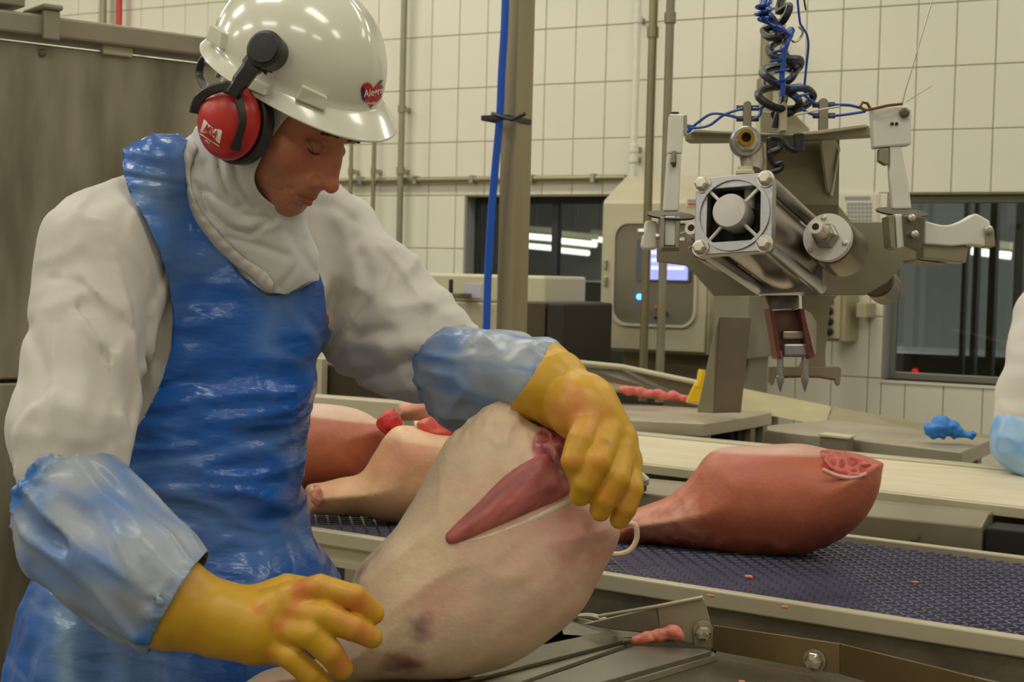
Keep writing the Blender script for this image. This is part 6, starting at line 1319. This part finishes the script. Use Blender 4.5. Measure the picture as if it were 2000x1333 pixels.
# ------------------------------------------------------------------ trimmings, scraps and small things
def scrap(name, pts, Z, label, col=(226, 134, 112), seed=0, r=.010, res=.0025, cat='meat', m='meat', group=None):
    P_ = [(K(x, y, z), rr*r) for x, y, z, rr in pts]
    f = lambda p: chain(p, P_, r*.6)-vn((p*(.5/r)).astype(f32), seed)*r*.4-ridge((p*(1./r)).astype(f32), seed+2)*r*.18
    lo = np.min([q-rr-.012 for q, rr in P_], 0); hi = np.max([q+rr+.012 for q, rr in P_], 0); V, Fq = iso(f, lo, hi, res); w = k2w(V); c = w.mean(0)
    t = thing(name, (c[0], c[1], w[:, 2].min()), label, cat, group); organic('piece', V, Fq, M[m], t, (lambda V: blend(V, col, [])) if m == 'meat' else None); return t
z1 = float((onz(1300, 1250, .812)-CC)@FW); 
scrap('meat_scrap', [(1240, 1252, z1, .6), (1262, 1248, z1, .8), (1290, 1244, z1, 1.0), (1305, 1240, z1, .8), (1318, 1236, z1, 1.3), (1328, 1244, z1, 1.0)], 0, 'pink lumpy meat scrap beside the bracket on the slide plate', seed=3, r=.0085)
z2 = float((onz(1270, 1312, .792)-CC)@FW)
scrap('meat_scrap', [(1238, 1308, z2, .7), (1262, 1308, z2, .9), (1282, 1313, z2, .8), (1298, 1321, z2, .5)], 0, 'thin pink meat scrap on the table top below the plate edge', seed=8, r=.007)
for i, (x, y, zz_, lab) in enumerate(((1533, 1186, .856, 'tiny pale fat crumb on the near rail of the blue belt'), (1389, 1164, .856, 'tiny pink crumb on the near rail above the bracket'), (1462, 1127, .853, 'tiny cream crumb in the middle of the blue belt'), (1787, 1137, .853, 'tiny pinkish crumb on the blue belt at the right'), (1449, 1333, .79, 'tiny orange-pink crumb on the table top near the picture bottom'))):
    z = float((onz(x, y, zz_)-CC)@FW); scrap('meat_crumb', [(x-5, y, z, .6), (x+4, y+1, z, .9)], 0, lab, seed=i, r=.0032, res=.0013, group='crumbs on belt and table')
M['meat_red'] = mat('fresh_trimmings', (226, 92, 84), .4, var=.5, vscale=50, col2=(240, 170, 160))
for i, (xa_, xb_) in enumerate(((1215, 1262), (1258, 1305), (1302, 1346))):
    pts = [(xa_+(xb_-xa_)*k/4, 760+(xa_+(xb_-xa_)*k/4-1215)*.155+2*math.sin(k*2.1+i), 4.83, (.8, 1.1, .9, 1.2, .8)[k]) for k in range(5)]
    scrap('meat_trimming', pts, 0, ('pink trimmings on the chute tray, left heap', 'pink trimmings on the chute tray, middle heap', 'pink trimmings on the chute tray, heap next to the yellow scraper')[i], seed=i*3, r=.0115, res=.005, m='meat_red', group='trimmings on the chute')
t = thing('yellow_scraper', P(1355, 790, 4.75), 'bright yellow plastic scraper standing against the steel blade plate', 'scraper')
M['yellow'] = mat('yellow_plastic', (234, 194, 20), .35)
MB().tube([P(x, y, 4.75) for x, y in ((1371, 722), (1370, 730), (1368, 744), (1362, 756))], [.011, .013, .0125, .014], 12).build('handle', M['yellow'], t, smooth=True)
MB().prism([P(1366, 748, 4.74), P(1374, 752, 4.74), P(1368, 786, 4.74), P(1340, 787, 4.74), P(1348, 768, 4.74), P(1356, 752, 4.74)], AW*.02).build('blade', M['yellow'], t, bevel=.003)
# crumpled blue glove
gl = [([(1822, 838), (1835, 832), (1850, 838)], 1.5), ([(1850, 838), (1868, 840), (1878, 846), (1898, 850)], .62), ([(1845, 842), (1862, 848), (1872, 851)], .6), ([(1830, 845), (1838, 851)], .7), ([(1820, 846), (1822, 852)], .7), ([(1828, 830), (1842, 826)], .9), ([(1855, 838), (1862, 832)], .7)]
def fgl(p):
    d = None
    for pts, rr in gl:
        e = chain(p, [(K(x, y, 4.38), .0155*rr) for x, y in pts], .008); d = e if d is None else smin(d, e, .008)
    return d-ridge((p*38).astype(f32), 3)*.006-vn((p*70).astype(f32), 7)*.003
V, Fq = iso(fgl, K(1800, 870, 4.3), K(1910, 810, 4.46)+[0, 0, 0], .0035); w = k2w(V)
t = thing('crumpled_glove', (w[:, 0].mean(), w[:, 1].mean(), w[:, 2].min()), 'crumpled bright blue rubber glove lying on the grey steel table', 'glove')
organic('glove_skin', V, Fq, mat('bright_blue_nitrile', (48, 128, 214), .45), t)
# ------------------------------------------------------------------ second worker at the right edge
w2 = thing('person', k2w(K(2150, 1000, 3.75))*np.array([1, 1, 0]), 'second worker at the right edge, only a white coat sleeve and pale blue cuff showing', 'person')
def t2f(p): return smin(smin(ell(p, K(2175, 800, 3.8), (.19, .36, .15)), cap(p, K(2060, 610, 3.72), K(2290, 610, 3.9), .085, .085), .06), chain(p, [(K(2050, 625, 3.70), .082), (K(2010, 760, 3.6), .068), (K(1990, 835, 3.57), .058)], .02), .02)-ridge((p*np.array([9, 15, 9])).astype(f32), 3)*.007
V, Fq = iso(t2f, (1.1, -.75, 3.4), (1.95, .2, 4.05), .009); organic('coat', V, Fq, M['coat'], w2)
def s2f(p): return chain(p, [(K(1988, 842, 3.565), .060), (K(1992, 868, 3.55), .062), (K(2040, 898, 3.50), .055), (K(2110, 905, 3.42), .048)], .02)-ridge((p*24).astype(f32), 5)*.004
V, Fq = iso(s2f, (1.1, -.45, 3.3), (1.45, -.1, 3.68), .006); organic('sleeve_cover', V, Fq, M['sleeve'], w2, lambda V: lc((150, 186, 222))*(1-np.clip(ridge((V*20).astype(f32), 9)-.5, 0, 1)[:, None])+lc((70, 150, 220))*np.clip(ridge((V*20).astype(f32), 9)-.5, 0, 1)[:, None])
def g2f(p): 
    d = chain(p, [(K(2110, 905, 3.42), .042), (K(2170, 912, 3.36), .040)], .01)
    for k in range(4): d = smin(d, chain(p, [(K(2170, 895+k*14, 3.36-.004*k), .013), (K(2215, 893+k*20, 3.31), .011), (K(2240, 910+k*20, 3.29), .010)], .005), .006)
    return smin(d, chain(p, [(K(2150, 890, 3.36), .016), (K(2185, 870, 3.32), .012)], .005), .01)
V, Fq = iso(g2f, (1.2, -.42, 3.2), (1.5, -.15, 3.5), .005); organic('glove', V, Fq, M['glove'], w2, lambda V: blend(V, (216, 176, 40), []))
def b2f(p):
    c = K(2170, 420, 3.72); d = ell(p, c, (.085, .12, .10)); d = smin(d, ell(p, c+[-.01, -.03, -.075], (.02, .035, .03)), .02)
    return smin(smin(d, cap(p, c, K(2180, 640, 3.8), .055, .07), .03), ell(p, K(2178, 800, 3.8), (.13, .3, .10)), .03)
V, Fq = iso(b2f, (1.1, -.7, 3.5), (1.8, .55, 4.0), .010); organic('body', V, Fq, M['skin'], w2, lambda V: blend(V, (200, 130, 96), []))
c2 = K(2172, 415, 3.74); V, Fq = iso(lambda p: smin(ell(p, c2, (.098, .132, .112)), cap(p, c2, K(2180, 590, 3.8), .075, .09), .04), (1.1, -.15, 3.5), (1.8, .55, 4.0), .008)
V, Fq = clip(V, Fq, np.maximum(np.abs(V[:, 0]-c2[0])-.055, np.maximum(V[:, 2]-(c2[2]-.03), np.maximum(-(V[:, 1]-c2[1]+.11), V[:, 1]-c2[1]-.05)))); organic('hood', V, Fq, M['hood'], w2, thick=.002)
o = bpy.data.objects.new('hard_hat', bpy.data.meshes.new('hard_hat')); bpy.data.objects.remove(o)
hm = MB().lathe(k2w(K(2172, 372, 3.74)), (0, 0, 1), [(-.004, .150), (0, .152), (.006, .125), (.05, .12), (.09, .09), (.112, .045), (.118, 0)], 36).build('hard_hat', M['hat'], w2, smooth=True)
for sx in (-1, 1):
    h0 = k2w(K(2178+sx*55, 1050, 3.8)); MB().tube([h0, h0*[1, 1, 0]+[0, 0, .5], h0*[1, 1, 0]+[0, 0, .08]], [.095, .08, .07], 18).build('trouser_leg', M['trouser'], w2, smooth=True)
    fw = dirc(-.3, 0, -.95)*[1, 1, 0]; MB().tube([h0*[1, 1, 0]+[0, 0, .12], h0*[1, 1, 0]+[0, 0, .06], h0*[1, 1, 0]+[0, 0, .045]+fw*.16], [.066, .055, .04], 16).build('boot', M['boot'], w2, smooth=True)
